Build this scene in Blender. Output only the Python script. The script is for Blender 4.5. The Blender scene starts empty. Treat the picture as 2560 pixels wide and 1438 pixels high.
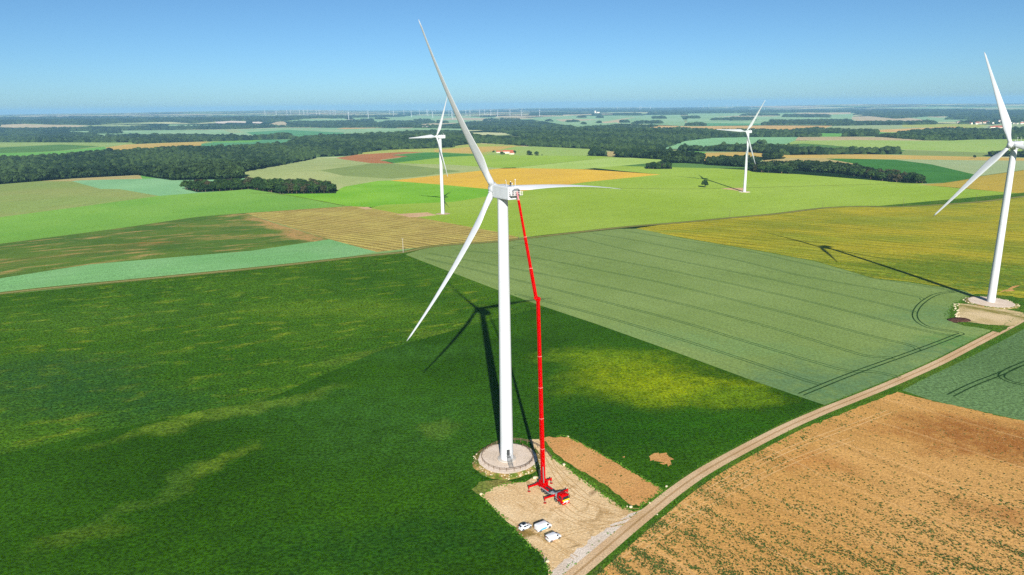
import bpy, bmesh, math, random, time
import numpy as np
from mathutils import Vector, Matrix
from mathutils.geometry import delaunay_2d_cdt
T0 = time.time()
random.seed(7); rng = np.random.default_rng(7)
SC = bpy.context.scene; COL = SC.collection
R = math.radians
# ------------------------------------------------------------------ camera, sky, sun, exposure
CAM_H = 108.5; PITCH = R(14.07); ROLL = R(-0.75); FPX = 1820.0
fwd = Vector((0, math.cos(PITCH), -math.sin(PITCH))); right0 = Vector((1, 0, 0)); up0 = right0.cross(fwd)
camR = right0*math.cos(ROLL) + up0*math.sin(ROLL); camU = up0*math.cos(ROLL) - right0*math.sin(ROLL)
cam = bpy.data.cameras.new('camera'); cam.sensor_width = 36; cam.lens = 36*FPX/2560
cam.clip_start = 1; cam.clip_end = 90000
co = bpy.data.objects.new('camera', cam); COL.objects.link(co); SC.camera = co
m = Matrix((camR, camU, -fwd)).transposed().to_4x4(); m.translation = (0, 0, CAM_H); co.matrix_world = m

SUN_EL, SH_AZ = R(26.0), R(-4.7)          # elevation, compass direction the shadows fall (from +Y)
to_sun = Vector((-math.sin(SH_AZ)*math.cos(SUN_EL), -math.cos(SH_AZ)*math.cos(SUN_EL), math.sin(SUN_EL)))
w = bpy.data.worlds.new('World'); SC.world = w; w.use_nodes = True
nt = w.node_tree; sky = nt.nodes.new('ShaderNodeTexSky'); sky.sky_type = 'NISHITA'; sky.sun_disc = False
sky.sun_elevation = SUN_EL; sky.sun_rotation = math.atan2(to_sun.x, to_sun.y)
sky.altitude = 200; sky.air_density = 0.6; sky.dust_density = 0.5; sky.ozone_density = 7.0
bg = nt.nodes['Background']; bg.inputs[1].default_value = 0.0595
tint = nt.nodes.new('ShaderNodeMix'); tint.data_type = 'RGBA'; tint.blend_type = 'MULTIPLY'; tint.inputs[0].default_value = 1
tint.inputs[7].default_value = (1.03, 1.12, 0.97, 1)
nt.links.new(sky.outputs[0], tint.inputs[6]); nt.links.new(tint.outputs[2], bg.inputs[0])
sl = bpy.data.lights.new('sun', 'SUN'); sl.energy = 4.8; sl.angle = R(0.53); sl.color = (1, 0.955, 0.88)
so = bpy.data.objects.new('sun', sl); COL.objects.link(so)
so.rotation_euler = to_sun.to_track_quat('Z', 'Y').to_euler()
SC.view_settings.view_transform = 'Standard'; SC.view_settings.look = 'None'
SC.view_settings.exposure = 0.85; SC.view_settings.gamma = 1
SC.cycles.use_denoising = False
SC.cycles.max_bounces = 5; SC.cycles.diffuse_bounces = 2; SC.cycles.glossy_bounces = 2
SC.cycles.transparent_max_bounces = 8; SC.cycles.volume_bounces = 1

# ------------------------------------------------------------------ helpers
def tag(o, label=None, cat=None, group=None, kind=None):
    if label: o['label'] = label
    if cat: o['category'] = cat
    if group: o['group'] = group
    if kind: o['kind'] = kind
    return o
def empty(name, loc=(0, 0, 0), rz=0.0):
    o = bpy.data.objects.new(name, None); COL.objects.link(o); o.location = loc; o.rotation_euler = (0, 0, rz)
    o.empty_display_size = .2
    return o
def lin(h):
    h = h.lstrip('#'); c = [int(h[i:i+2], 16)/255 for i in (0, 2, 4)]
    return tuple(x/12.92 if x < .04045 else ((x+.055)/1.055)**2.4 for x in c)
KEX = (1.13, 1.18, 1.24)      # what sun and sky make of a level surface, per channel
def C(h, k=1.0): return tuple(min(.88, x*k/e) for x, e in zip(lin(h), KEX)) + (1,)
def principled(name, col, rough=.5, metal=0, spec=.5, coat=0):
    mt = bpy.data.materials.new(name); mt.use_nodes = True
    b = mt.node_tree.nodes['Principled BSDF']
    b.inputs['Base Color'].default_value = col if len(col) == 4 else (*col, 1)
    b.inputs['Roughness'].default_value = rough; b.inputs['Metallic'].default_value = metal
    b.inputs['Specular IOR Level'].default_value = spec
    if coat: b.inputs['Coat Weight'].default_value = coat
    return mt
class N:
    """small node-graph writer"""
    def __init__(s, mt): s.t = mt.node_tree; s.b = s.t.nodes['Principled BSDF']
    def n(s, typ, **kw):
        x = s.t.nodes.new(typ)
        for k, v in kw.items(): setattr(x, k, v)
        return x
    def put(s, sock, v):
        if isinstance(v, bpy.types.NodeSocket): s.t.links.new(v, sock)
        else: sock.default_value = v
    def math(s, op, a, b=0.0, c=0.0, clamp=False):
        x = s.n('ShaderNodeMath', operation=op); x.use_clamp = clamp
        s.put(x.inputs[0], a); s.put(x.inputs[1], b)
        if op in ('MULTIPLY_ADD', 'SMOOTH_MIN'): s.put(x.inputs[2], c)
        return x.outputs[0]
    def coord(s): return s.n('ShaderNodeNewGeometry').outputs['Position']
    def mapping(s, v, loc=(0, 0, 0), rot=(0, 0, 0), sc=(1, 1, 1), typ='POINT'):
        x = s.n('ShaderNodeMapping', vector_type=typ); s.put(x.inputs[0], v)
        x.inputs['Location'].default_value = loc; x.inputs['Rotation'].default_value = rot; x.inputs['Scale'].default_value = sc
        return x.outputs[0]
    def noise(s, v, scale, detail=2, rough=.5, out=0):
        x = s.n('ShaderNodeTexNoise'); s.put(x.inputs['Vector'], v); x.inputs['Scale'].default_value = scale
        x.inputs['Detail'].default_value = detail; x.inputs['Roughness'].default_value = rough
        return x.outputs[out]
    def ramp(s, v, a, b, lo=0.0, hi=1.0):
        x = s.n('ShaderNodeMapRange', interpolation_type='SMOOTHSTEP'); s.put(x.inputs[0], v)
        x.inputs[1].default_value = a; x.inputs[2].default_value = b; x.inputs[3].default_value = lo; x.inputs[4].default_value = hi
        return x.outputs[0]
    def mix(s, f, a, b, mode='MIX'):
        x = s.n('ShaderNodeMix', data_type='RGBA', blend_type=mode); s.put(x.inputs[0], f); s.put(x.inputs[6], a); s.put(x.inputs[7], b)
        return x.outputs[2]
    def bump(s, h, strength, dist):
        x = s.n('ShaderNodeBump'); s.put(x.inputs['Height'], h); x.inputs['Strength'].default_value = strength; x.inputs['Distance'].default_value = dist
        s.t.links.new(x.outputs[0], s.b.inputs['Normal'])
def mesh_np(name, V, F, mats, parent=None, mi=None, smooth=False, link=True):
    """V (n,3); F list of index lists or (m,k) array"""
    me = bpy.data.meshes.new(name)
    if isinstance(F, np.ndarray):
        m_, k = F.shape
        me.vertices.add(len(V)); me.vertices.foreach_set('co', np.asarray(V, np.float32).ravel())
        me.loops.add(m_*k); me.loops.foreach_set('vertex_index', F.astype(np.int32).ravel())
        me.polygons.add(m_); me.polygons.foreach_set('loop_start', np.arange(0, m_*k, k, dtype=np.int32))
        me.polygons.foreach_set('loop_total', np.full(m_, k, np.int32))
    else:
        me.from_pydata([tuple(v) for v in V], [], F)
    for x in (mats if isinstance(mats, (list, tuple)) else [mats]): me.materials.append(x)
    if mi is not None: me.polygons.foreach_set('material_index', np.asarray(mi, np.int32))
    me.polygons.foreach_set('use_smooth', np.full(len(me.polygons), bool(smooth)))
    me.update(calc_edges=True); me.validate()
    o = bpy.data.objects.new(name, me)
    if link: COL.objects.link(o)
    if parent: o.parent = parent
    return o
class MB:
    """mesh builder: several shapes into one mesh"""
    def __init__(s): s.v = []; s.f = []
    def add(s, V, F):
        n = len(s.v); s.v += [tuple(x) for x in V]; s.f += [[i+n for i in f] for f in F]; return s
    def box(s, c, d, M=None, taper=1.0):
        x, y, z = d[0]/2, d[1]/2, d[2]/2; V = []
        for k, t in ((-1, 1), (1, taper)):
            V += [Vector((sx*x*t, sy*y*t, k*z)) for sx, sy in ((-1, -1), (1, -1), (1, 1), (-1, 1))]
        if M is not None: V = [M @ v for v in V]
        V = [v+Vector(c) for v in V]
        return s.add(V, [[3, 2, 1, 0], [4, 5, 6, 7], [0, 1, 5, 4], [1, 2, 6, 5], [2, 3, 7, 6], [3, 0, 4, 7]])
    def bar(s, a, b, w, h=None, up=Vector((0, 0, 1)), w2=None, h2=None):
        a, b = Vector(a), Vector(b); d = (b-a).normalized(); h = h or w; w2 = w2 or w; h2 = h2 or h
        if abs(d.dot(up)) > .98: up = Vector((0, 1, 0))
        x = d.cross(up).normalized(); y = x.cross(d)
        V = [a + x*sx*w/2 + y*sy*h/2 for sx, sy in ((-1, -1), (1, -1), (1, 1), (-1, 1))] + \
            [b + x*sx*w2/2 + y*sy*h2/2 for sx, sy in ((-1, -1), (1, -1), (1, 1), (-1, 1))]
        return s.add(V, [[3, 2, 1, 0], [4, 5, 6, 7], [0, 1, 5, 4], [1, 2, 6, 5], [2, 3, 7, 6], [3, 0, 4, 7]])
    def tube(s, a, b, r, r2=None, n=12, cap=True):
        a, b = Vector(a), Vector(b); d = (b-a).normalized(); r2 = r if r2 is None else r2
        up = Vector((0, 0, 1)) if abs(d.z) < .95 else Vector((0, 1, 0)); x = d.cross(up).normalized(); y = x.cross(d)
        V = []
        for p, q in ((a, r), (b, r2)):
            V += [p + x*math.cos(2*math.pi*i/n)*q + y*math.sin(2*math.pi*i/n)*q for i in range(n)]
        F = [[i, (i+1) % n, n+(i+1) % n, n+i] for i in range(n)]
        if cap: F += [list(range(n))[::-1], list(range(n, 2*n))]
        return s.add(V, F)
    def lathe(s, prof, n=24, c=(0, 0, 0)):
        V = []; F = []
        for r, z in prof: V += [(c[0]+r*math.cos(2*math.pi*i/n), c[1]+r*math.sin(2*math.pi*i/n), c[2]+z) for i in range(n)]
        for k in range(len(prof)-1):
            F += [[k*n+i, k*n+(i+1) % n, (k+1)*n+(i+1) % n, (k+1)*n+i] for i in range(n)]
        F += [list(range(n))[::-1], list(range((len(prof)-1)*n, len(prof)*n))]
        return s.add(V, F)
    def build(s, name, mt, parent=None, smooth=None, bevel=0):
        o = mesh_np(name, s.v, s.f, mt, parent)
        if bevel:
            b = o.modifiers.new('bevel', 'BEVEL'); b.width = bevel; b.segments = 2; b.limit_method = 'ANGLE'
        if smooth:
            o.data.polygons.foreach_set('use_smooth', [True]*len(o.data.polygons))
            o.data.set_sharp_from_angle(angle=R(smooth)) if hasattr(o.data, 'set_sharp_from_angle') else None
        return o

# ------------------------------------------------------------------ terrain
def sstep(x, a, b):
    t = np.clip((x-a)/(b-a), 0, 1); return t*t*(3-2*t)
def hgt(x, y):
    x = np.asarray(x, float); y = np.asarray(y, float)
    r = np.hypot(x, y); az = np.degrees(np.arctan2(x, np.maximum(y, 1e-6))); az = np.where(y <= 0, np.sign(x)*90, az)
    h = -12*sstep(r, 430, 980) - 40*sstep(r, 1000, 6500)
    w1 = sstep(r, 450, 1300)*(1-.55*sstep(r, 3000, 7000))
    h = h + w1*(3.2*np.sin(x/210+y/340+.6) + 2.6*np.sin(y/260-x/420+2.0) + 2.0*np.sin(x/130-y/190))
    h = h + 3.0*np.exp(-((x+330)/170)**2-((y-560)/120)**2)
    # valley behind the first fields and the far relief
    h = h - 8*np.exp(-((r-2300)/700)**2)
    h = h + sstep(r, 4500, 9000)*(9*np.sin(x/1500+1)+7*np.sin(y/1900+x/2600))
    ridge = sstep(-az, 3, 17)
    h = h + ridge*(58*np.exp(-((r-9500)/1900)**2) + 60*sstep(r, 9000, 15000))
    h = h + sstep(r, 15000, 25000)*(26+14*sstep(az, 5, 30)+7*np.sin(az/3.1)+4*np.sin(az/1.27+1.3)) - sstep(r, 25500, 30000)*140
    return h
Rr = np.array([camR[:], camU[:], fwd[:]])
def world(px, rmax=26000.0):
    """ground point seen at photograph pixels (n,2)"""
    px = np.atleast_2d(np.asarray(px, float))
    d = Rr[2] + ((px[:, :1]-1280)/FPX)*Rr[0] - ((px[:, 1:]-719)/FPX)*Rr[1]
    hd = np.hypot(d[:, 0], d[:, 1]); d = d/hd[:, None]
    ts = np.geomspace(60, rmax, 420)
    X = d[:, 0][:, None]*ts; Y = d[:, 1][:, None]*ts; Z = CAM_H + d[:, 2][:, None]*ts
    below = Z < hgt(X, Y)
    hit = below.any(1); k = np.where(hit, below.argmax(1), len(ts)-1); k = np.maximum(k, 1)
    lo, hi = ts[k-1].copy(), ts[k].copy()
    for _ in range(26):
        mid = (lo+hi)/2; b = CAM_H+d[:, 2]*mid < hgt(d[:, 0]*mid, d[:, 1]*mid)
        hi = np.where(b, mid, hi); lo = np.where(b, lo, mid)
    t = np.where(hit, (lo+hi)/2, rmax)
    return np.stack([d[:, 0]*t, d[:, 1]*t], 1)
def W1(x, y):
    p = world([(x, y)])[0]; return float(p[0]), float(p[1]), float(hgt(p[0], p[1]))
def near(x, y, z=0.0):
    """point at height z on the sight line of a pixel"""
    d = Rr[2] + ((x-1280)/FPX)*Rr[0] - ((y-719)/FPX)*Rr[1]; t = (z-CAM_H)/d[2]
    return Vector((d[0]*t, d[1]*t, z))

# ------------------------------------------------------------------ ground materials
def rot_of(p, q):
    a = world([p, q]); d = a[1]-a[0]; return math.atan2(d[1], d[0])
def field_mat(name, a, b, sc=.01, streak=None, rows=None, fine=(1.3, .35), blobs=(), bump=.4, third=None, speck=None, mid=.25):
    mt = principled(name, C(a), 1.0, spec=0.0); g = N(mt); P = g.coord()
    n1 = g.noise(P, sc, 3, .55); f = g.ramp(n1, .36, .64)
    col = g.mix(f, C(a), C(b))
    if third:                                    # (colour, scale, lo, hi, dir, stretch)
        c3, s3, lo, hi, dr, st = third
        v = g.mapping(P, rot=(0, 0, dr), sc=(st, 1, 1), typ='TEXTURE')
        col = g.mix(g.ramp(g.noise(v, s3, 5, .62), lo, hi), col, C(c3))
    if blobs:
        wob = g.noise(P, .03, 4, .6, out=1)
        vm = g.n('ShaderNodeVectorMath', operation='MULTIPLY_ADD'); g.put(vm.inputs[0], wob); vm.inputs[1].default_value = (46, 46, 0); g.put(vm.inputs[2], P)
        vm2 = g.n('ShaderNodeVectorMath', operation='SUBTRACT'); g.put(vm2.inputs[0], vm.outputs[0]); vm2.inputs[1].default_value = (23, 23, 0)
        Pw = vm2.outputs[0]; flat = g.n('ShaderNodeVectorMath', operation='MULTIPLY'); g.put(flat.inputs[0], Pw); flat.inputs[1].default_value = (1, 1, 0)
        for (px, py, rx, ry, ang, cc, stg) in blobs:
            c0 = world([(px, py)])[0]
            v = g.mapping(flat.outputs[0], loc=(float(c0[0]), float(c0[1]), 0), rot=(0, 0, ang), sc=(rx, ry, 1), typ='TEXTURE')
            gr = g.n('ShaderNodeTexGradient', gradient_type='SPHERICAL'); g.put(gr.inputs[0], v)
            k = g.math('MULTIPLY', g.ramp(gr.outputs[1], 0, .75), stg)
            k = g.math('MULTIPLY', k, g.ramp(g.noise(P, .2, 6, .7), .34, .60, .28, 1.0))
            col = g.mix(k, col, C(cc))
    if mid:
        col = g.mix(g.ramp(g.noise(P, .16, 4, .65), .3, .7, 0, mid), col, C('#1c2a10'), 'MIX') if mid > 0 else col
    if streak:                                   # (dir, strength)
        v = g.mapping(P, rot=(0, 0, streak[0]), typ='TEXTURE'); v = g.mapping(v, sc=(.012, .35, 1))
        k = g.ramp(g.noise(v, 1, 3, .6), .3, .7, -streak[1], streak[1])
        col = g.mix(1.0, col, g.grey(g.math('ADD', k, 1.0)), 'MULTIPLY')
    if rows:                                     # (dir, spacing, width, colour, strength)
        dr, sp, wd, cc, stg = rows
        v = g.mapping(P, rot=(0, 0, dr), typ='TEXTURE')
        sx = g.n('ShaderNodeSeparateXYZ'); g.put(sx.inputs[0], v)
        y = g.math('ADD', sx.outputs[1], g.math('MULTIPLY', g.noise(P, .012, 2), sp*.9))
        fr = g.math('ABSOLUTE', g.math('SUBTRACT', g.math('FRACT', g.math('DIVIDE', y, sp)), .5))
        k = g.math('MULTIPLY', g.ramp(fr, wd/sp/2, wd/sp, 1, 0), stg)
        k = g.math('MULTIPLY', k, g.ramp(g.noise(P, .05, 3), .3, .6, .35, 1))
        col = g.mix(k, col, C(cc))
    fn = g.noise(P, fine[0], 4, .75)
    k = g.ramp(fn, .36, .64, 1-fine[1]*1.15, 1+fine[1]*.9)
    col = g.mix(1.0, col, g.grey(k), 'MULTIPLY')
    if speck:                                    # (colour, scale, threshold)
        vo = g.n('ShaderNodeTexVoronoi'); g.put(vo.inputs['Vector'], P); vo.inputs['Scale'].default_value = speck[1]
        k = g.math('LESS_THAN', vo.outputs['Distance'], speck[2])
        col = g.mix(g.math('MULTIPLY', k, .85), col, C(speck[0]))
    g.t.links.new(col, g.b.inputs['Base Color'])
    if bump: g.bump(fn, bump, .35)
    return mt
def _grey(s, k):
    x = s.n('ShaderNodeCombineXYZ')
    for i in range(3): s.put(x.inputs[i], k)
    return x.outputs[0]
N.grey = _grey

# ------------------------------------------------------------------ fields: outlines given where they lie in the photograph, laid on the terrain
ROWS_S = rot_of((700, 545), (1150, 600)); ROWS_M2 = rot_of((1400, 540), (2000, 500)); ROWS_G = rot_of((1700, 717), (2170, 838))
ROWS_B = rot_of((1988, 1199), (2480, 1415)); ROWS_Y = rot_of((1800, 600), (2400, 660)); ROWS_P = rot_of((1735, 1150), (2160, 985))
M = {}
def fm(k, *a, **kw): M[k] = field_mat(k, *a, **kw)
fm('far_farmland', '#a3bd84', '#7fa070', sc=.0012, bump=0, fine=(.01, .1), mid=0)
fm('green_pale', '#a4bb72', '#93ad62', rows=(ROWS_M2, 26, .9, '#7d9850', .5), streak=(ROWS_M2, .08), mid=0)
fm('olive_pale', '#90a85e', '#9aa864', sc=.006, rows=(rot_of((60, 520), (330, 480)), 24, .8, '#6f8648', .6), streak=(rot_of((60, 520), (330, 480)), .10), mid=.05)
fm('tan_pale', '#b9ae74', '#c4b27a', sc=.01, bump=.2, mid=0)
fm('mint', '#92c592', '#86bb88', sc=.008, rows=(rot_of((200, 458), (330, 468)), 22, .8, '#74a878', .5), mid=0)
fm('mint_low', '#7cb673', '#88bd80', sc=.01, streak=(rot_of((225, 680), (800, 625)), .07), mid=.04)
fm('green_bright', '#7ab04a', '#86b852', sc=.006, streak=(rot_of((100, 560), (700, 500)), .05), mid=.06)
fm('green_vivid', '#7dbb34', '#8dc642', sc=.008, streak=(ROWS_M2, .05), mid=.06)
fm('yellow_green', '#9aba42', '#a4c250', sc=.004, rows=(ROWS_M2, 9, .7, '#7fa42c', .55), streak=(ROWS_M2, .08), mid=.06)
fm('yellow_green_pale', '#a9c866', '#b3cf72', sc=.006, rows=(ROWS_M2, 20, .8, '#93b458', .4), mid=0)
fm('yellow_green_mid', '#a2c250', '#97bb48', sc=.006, rows=(ROWS_M2, 20, .8, '#86a844', .4), mid=0)
fm('patchy', '#668638', '#587c36', sc=.014, third=('#b8a064', .07, .50, .72, rot_of((200, 655), (700, 610)), 2.6), streak=(rot_of((200, 655), (700, 610)), .14), mid=.15,
   blobs=[(250, 625, 130, 36, rot_of((200, 640), (500, 600)), '#8c8446', .35), (690, 562, 150, 20, rot_of((620, 540), (800, 600)), '#cfa76c', 1), (760, 592, 90, 20, rot_of((620, 540), (800, 600)), '#cda56a', .9), (360, 608, 34, 10, rot_of((300, 610), (420, 604)), '#b8884e', .8), (740, 570, 60, 9, rot_of((640, 540), (800, 600)), '#c9a66a', .9), (560, 563, 60, 14, 0, '#c2a868', .45), (620, 590, 50, 12, 0, '#c2a868', .5)])
fm('stubble_striped', '#c4b766', '#bbaa62', sc=.02, rows=(ROWS_S, 8.5, 2.6, '#8d7d44', .8), streak=(ROWS_S, .16), fine=(.8, .3), mid=.0)
fm('green_grey', '#a7b877', '#b2bf80', sc=.01, mid=0)
fm('olive_grey', '#8fa460', '#8a9f60', sc=.01, streak=(ROWS_M2, .05), mid=0)
fm('barley', '#e8c24a', '#e0ba4c', sc=.01, rows=(ROWS_M2, 12, 1, '#c2962e', .45), streak=(ROWS_M2, .10), mid=0)
fm('red_soil', '#bd8052', '#b27a4e', sc=.02, mid=0)
fm('deep_green', '#4a8c42', '#5d9444', sc=.01, mid=0)
fm('lime_tan', '#b4bb62', '#a8b85e', sc=.008, streak=(ROWS_M2, .08), mid=0)
fm('lime', '#9dbc62', '#a4bf6a', sc=.01, mid=0)
fm('teal_green', '#5d9c6e', '#6aa878', sc=.006, mid=0)
fm('leaf_green', '#6fb052', '#7ab858', sc=.01, mid=0)
fm('moss_green', '#658e48', '#5a8444', sc=.01, mid=0)
fm('gold_pale', '#d2b566', '#c9b163', sc=.01, bump=0, mid=0)
fm('orange_pale', '#dcba78', '#d2b06e', sc=.005, bump=0, mid=0)
fm('tan_far', '#c3b592', '#cbbd9c', sc=.002, bump=0, fine=(.01, .1), mid=0)
fm('green_far', '#9dc093', '#8fb686', sc=.002, bump=0, fine=(.01, .1), mid=0)
fm('quarry', '#ece2d6', '#dccbb8', sc=.01, bump=0, fine=(.05, .2), mid=0)
fm('striped_pink', '#cdb795', '#c5b58c', sc=.01, rows=(rot_of((2000, 345), (2020, 351)), 18, 6, '#a8a878', .6), mid=0)
fm('sage', '#a3b886', '#aabb8a', sc=.006, streak=(ROWS_M2, .06), mid=0)
fm('emerald', '#447f38', '#4c883c', sc=.01, streak=(rot_of((2100, 400), (2420, 440)), .10), mid=.08)
fm('ochre', '#c5ad48', '#bba84a', sc=.008, rows=(ROWS_M2, 9, 1.2, '#9c9038', .5), streak=(ROWS_M2, .10), mid=0)
fm('wheat_dark', '#4f7a1c', '#3f6c16', sc=.012, fine=(.9, .55), bump=.9, mid=.30, streak=(rot_of((0, 900), (900, 760)), .10), third=('#88a02c', .12, .52, .76, rot_of((0, 830), (900, 740)), 2.2),
   blobs=[(120, 940, 60, 40, 0, '#35602e', .8), (250, 1000, 70, 30, 0, '#33602c', .7), (850, 770, 80, 26, 0, '#6c9026', .6), (1130, 830, 30, 14, 0, '#76902e', .55), (300, 790, 90, 30, .1, '#527a28', .5), (900, 900, 30, 12, .3, '#6f8c30', .5)])
fm('wheat_lower', '#3a6712', '#2f580c', sc=.012, fine=(.9, .42), bump=.8, mid=.28, streak=(rot_of((0, 1200), (800, 1000)), .06),
   blobs=[(520, 1045, 42, 11, rot_of((350, 1060), (700, 985)), '#71902c', 1), (690, 1000, 30, 9, .5, '#6f8e2c', .9), (560, 1170, 22, 7, rot_of((450, 1210), (650, 1110)), '#6c8c28', 1), (350, 1260, 40, 6, rot_of((150, 1380), (450, 1210)), '#4f7424', .8), (190, 1370, 18, 9, .5, '#56761f', .8),
          (1110, 1080, 14, 9, 0, '#86a040', .7), (1020, 1090, 60, 40, 0, '#417028', .6), (880, 1020, 70, 30, 0, '#40702a', .5), (1590, 940, 40, 34, 0, '#8ca312', 1), (1700, 975, 50, 26, 0, '#87a014', 1), (1500, 895, 34, 20, 0, '#7b9c1c', .9), (1640, 960, 30, 16, 0, '#9aae14', .8), (1830, 995, 26, 12, 0, '#6c9018', .8),
          (1300, 1000, 60, 60, 0, '#3a6c1a', .5), (1550, 1070, 60, 24, 0, '#28580f', .8), (1830, 1060, 60, 16, 0, '#35690f', .7), (1000, 890, 70, 18, .2, '#45752a', .6), (1000, 1350, 60, 18, 0, '#26541a', .6)])
fm('wheat_grey', '#87a05e', '#7d9755', sc=.012, fine=(.8, .2), bump=.35, mid=.06, streak=(ROWS_G, .05),
   blobs=[(2150, 960, 70, 26, .3, '#62865a', .95), (2000, 940, 60, 22, .3, '#68895c', .9), (2330, 880, 46, 18, .3, '#66885a', .9), (2350, 790, 46, 30, 0, '#6b8f5c', .8), (1800, 860, 80, 20, -.4, '#789a5e', .7), (2420, 850, 30, 14, 0, '#5c8a4c', .8)])
fm('wheat_blue', '#6a8c5a', '#5f8050', sc=.015, fine=(.8, .35), bump=.7, mid=.10)
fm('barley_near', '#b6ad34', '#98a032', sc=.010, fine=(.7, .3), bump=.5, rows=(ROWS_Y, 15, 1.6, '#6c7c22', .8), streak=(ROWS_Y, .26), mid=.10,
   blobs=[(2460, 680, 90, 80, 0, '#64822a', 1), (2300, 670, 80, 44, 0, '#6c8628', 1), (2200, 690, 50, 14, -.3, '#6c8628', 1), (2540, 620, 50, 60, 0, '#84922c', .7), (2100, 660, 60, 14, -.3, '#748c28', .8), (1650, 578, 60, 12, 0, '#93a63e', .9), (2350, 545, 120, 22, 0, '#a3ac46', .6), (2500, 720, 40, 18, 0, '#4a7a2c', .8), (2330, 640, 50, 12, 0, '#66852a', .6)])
fm('verge', '#47741c', '#5f7f26', sc=.06, fine=(1.4, .5), bump=.9, mid=.3)
fm('verge_pale', '#76883c', '#8b8a4a', sc=.08, fine=(1.2, .4), bump=.8, mid=.2)
fm('track', '#d5bb98', '#caac86', sc=.05, fine=(2.2, .22), bump=.4, mid=0, speck=('#d8c8b0', 2.2, .12))
fm('track_dark', '#b89a72', '#ac8f66', sc=.05, fine=(2.2, .25), bump=.4, mid=0)
fm('track_far', '#9a9460', '#8c8c54', sc=.02, fine=(1, .2), bump=0, mid=0)
fm('gravel', '#e2d8cc', '#d3c4b2', sc=.1, fine=(2.5, .2), bump=.5, mid=0, speck=('#9c8f80', 1.6, .16))
fm('hardstand', '#e6cda4', '#dabd90', sc=.05, fine=(1.6, .2), bump=.5, mid=0, third=('#b89868', .35, .50, .74, rot_of((1450, 1330), (1250, 1230)), 3.5), speck=('#ecdcba', 1.1, .2),
   blobs=[(1300, 1340, 6, 3.2, .6, '#7d6a35', .95), (1330, 1355, 7, 2.5, .6, '#8a7440', .9), (1350, 1395, 4, 3, .6, '#86704a', .8), (1545, 1265, 4, 2.2, .6, '#8d7250', .9), (1440, 1340, 3, 1.4, .6, '#8f7752', .8), (1290, 1320, 8, 4, .6, '#7b6632', 1), (1320, 1350, 9, 3, .6, '#85703c', 1), (1490, 1290, 7, 1.0, .5, '#ab8e60', .8), (1500, 1310, 8, 1.0, .4, '#b09468', .8), (1470, 1250, 7, .8, .9, '#b3966a', .8), (1360, 1275, 9, 1.2, .5, '#b89a68', .8), (1400, 1230, 9, 5, .6, '#dcc298', .6), (1440, 1230, 7, 3, .9, '#cda868', .5), (1450, 1290, 8, 4, .6, '#e0c79c', .7)])
fm('tilled', '#d2a368', '#ca985e', sc=.06, fine=(1.5, .22), bump=.6, mid=0, speck=('#e2c090', 1.1, .14), streak=(rot_of((1400, 1110), (1620, 1240)), .04))
fm('bare_soil', '#cfa262', '#c89a58', sc=.02, fine=(1.3, .22), bump=.6, mid=0, speck=('#e6c08a', .9, .13), rows=(ROWS_B, 24, .5, '#dcb47c', .5), streak=(ROWS_B, .11),
   blobs=[(2420, 1105, 46, 18, -.3, '#a5703a', .8), (2540, 1140, 44, 16, -.3, '#a26c38', .9), (2520, 1085, 36, 14, -.3, '#9a6432', .8), (2560, 1290, 26, 12, -.4, '#9c6636', .6), (2050, 1150, 20, 8, -.4, '#bd8448', .6)])
fm('rut', '#43643a', '#3a5a33', sc=.1, fine=(1, .3), bump=.3, mid=0)
fm('rut_deep', '#24401f', '#2f4c28', sc=.1, fine=(1, .3), bump=.3, mid=0)
fm('edge_dark', '#5f6f2c', '#6f7438', sc=.03, fine=(1, .35), bump=.3, mid=0)
fm('pad_pink', '#d6b790', '#cfae86', sc=.05, mid=0)
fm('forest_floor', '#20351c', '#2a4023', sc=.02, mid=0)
fm('manure', '#543c34', '#46322c', sc=.3, fine=(1.5, .4), bump=.8, mid=0)
fm('hardstand_right', '#d8c49c', '#c2b080', sc=.06, fine=(1.5, .25), bump=.4, mid=0, third=('#8a8446', .10, .50, .64, rot_of((2400, 770), (2560, 800)), 3.5))

POLY = []      # (material key, object name, label, pixel outline, roughness of the edge in metres, smooth)
def P(mk, name, pts, label=None, rough=0.0, wpts=None): POLY.append((mk, name, label, pts, rough, wpts))
# ---- far strips
g_ = N(M['far_farmland']); Pp = g_.coord()
vv = g_.mapping(Pp, sc=(.00075, .0013, .001)); vo_ = g_.n('ShaderNodeTexVoronoi'); g_.put(vo_.inputs['Vector'], vv); vo_.inputs['Scale'].default_value = 1
sx_ = g_.n('ShaderNodeSeparateColor'); g_.put(sx_.inputs[0], vo_.outputs['Color'])
cf_ = g_.mix(g_.ramp(sx_.outputs[0], .3, .5), C('#86a868'), C('#c6cb9a')); cf_ = g_.mix(g_.math('GREATER_THAN', sx_.outputs[1], .72), cf_, C('#dccba6'))
nf_ = g_.noise(g_.mapping(Pp, sc=(.55, 1, 1)), .0011, 6, .6); cf_ = g_.mix(g_.ramp(nf_, .485, .50), cf_, C('#1a3016'))
g_.t.links.new(cf_, g_.b.inputs['Base Color'])
P('green_far', 'field', [(860, 291), (1030, 289), (1200, 292), (1290, 296), (1420, 290), (1700, 287), (1720, 316), (1644, 312), (1552, 309), (1441, 316), (1408, 312), (1332, 299), (1204, 301), (1137, 309), (1045, 316), (960, 310), (900, 305)])
P('tan_far', 'field', [(1090, 299), (1137, 294), (1230, 296), (1300, 293), (1340, 296), (1260, 299), (1180, 301)])
P('tan_far', 'field', [(1048, 311), (1075, 308), (1145, 307), (1137, 309), (1085, 312), (1055, 313.5)])
P('tan_far', 'field', [(1388, 299), (1430, 298), (1500, 299), (1440, 303), (1405, 304)])
P('tan_far', 'field', [(1522, 302), (1580, 294), (1590, 293), (1550, 301)])
P('tan_far', 'field', [(1500, 305), (1545, 301), (1560, 306), (1520, 310)])
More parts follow.
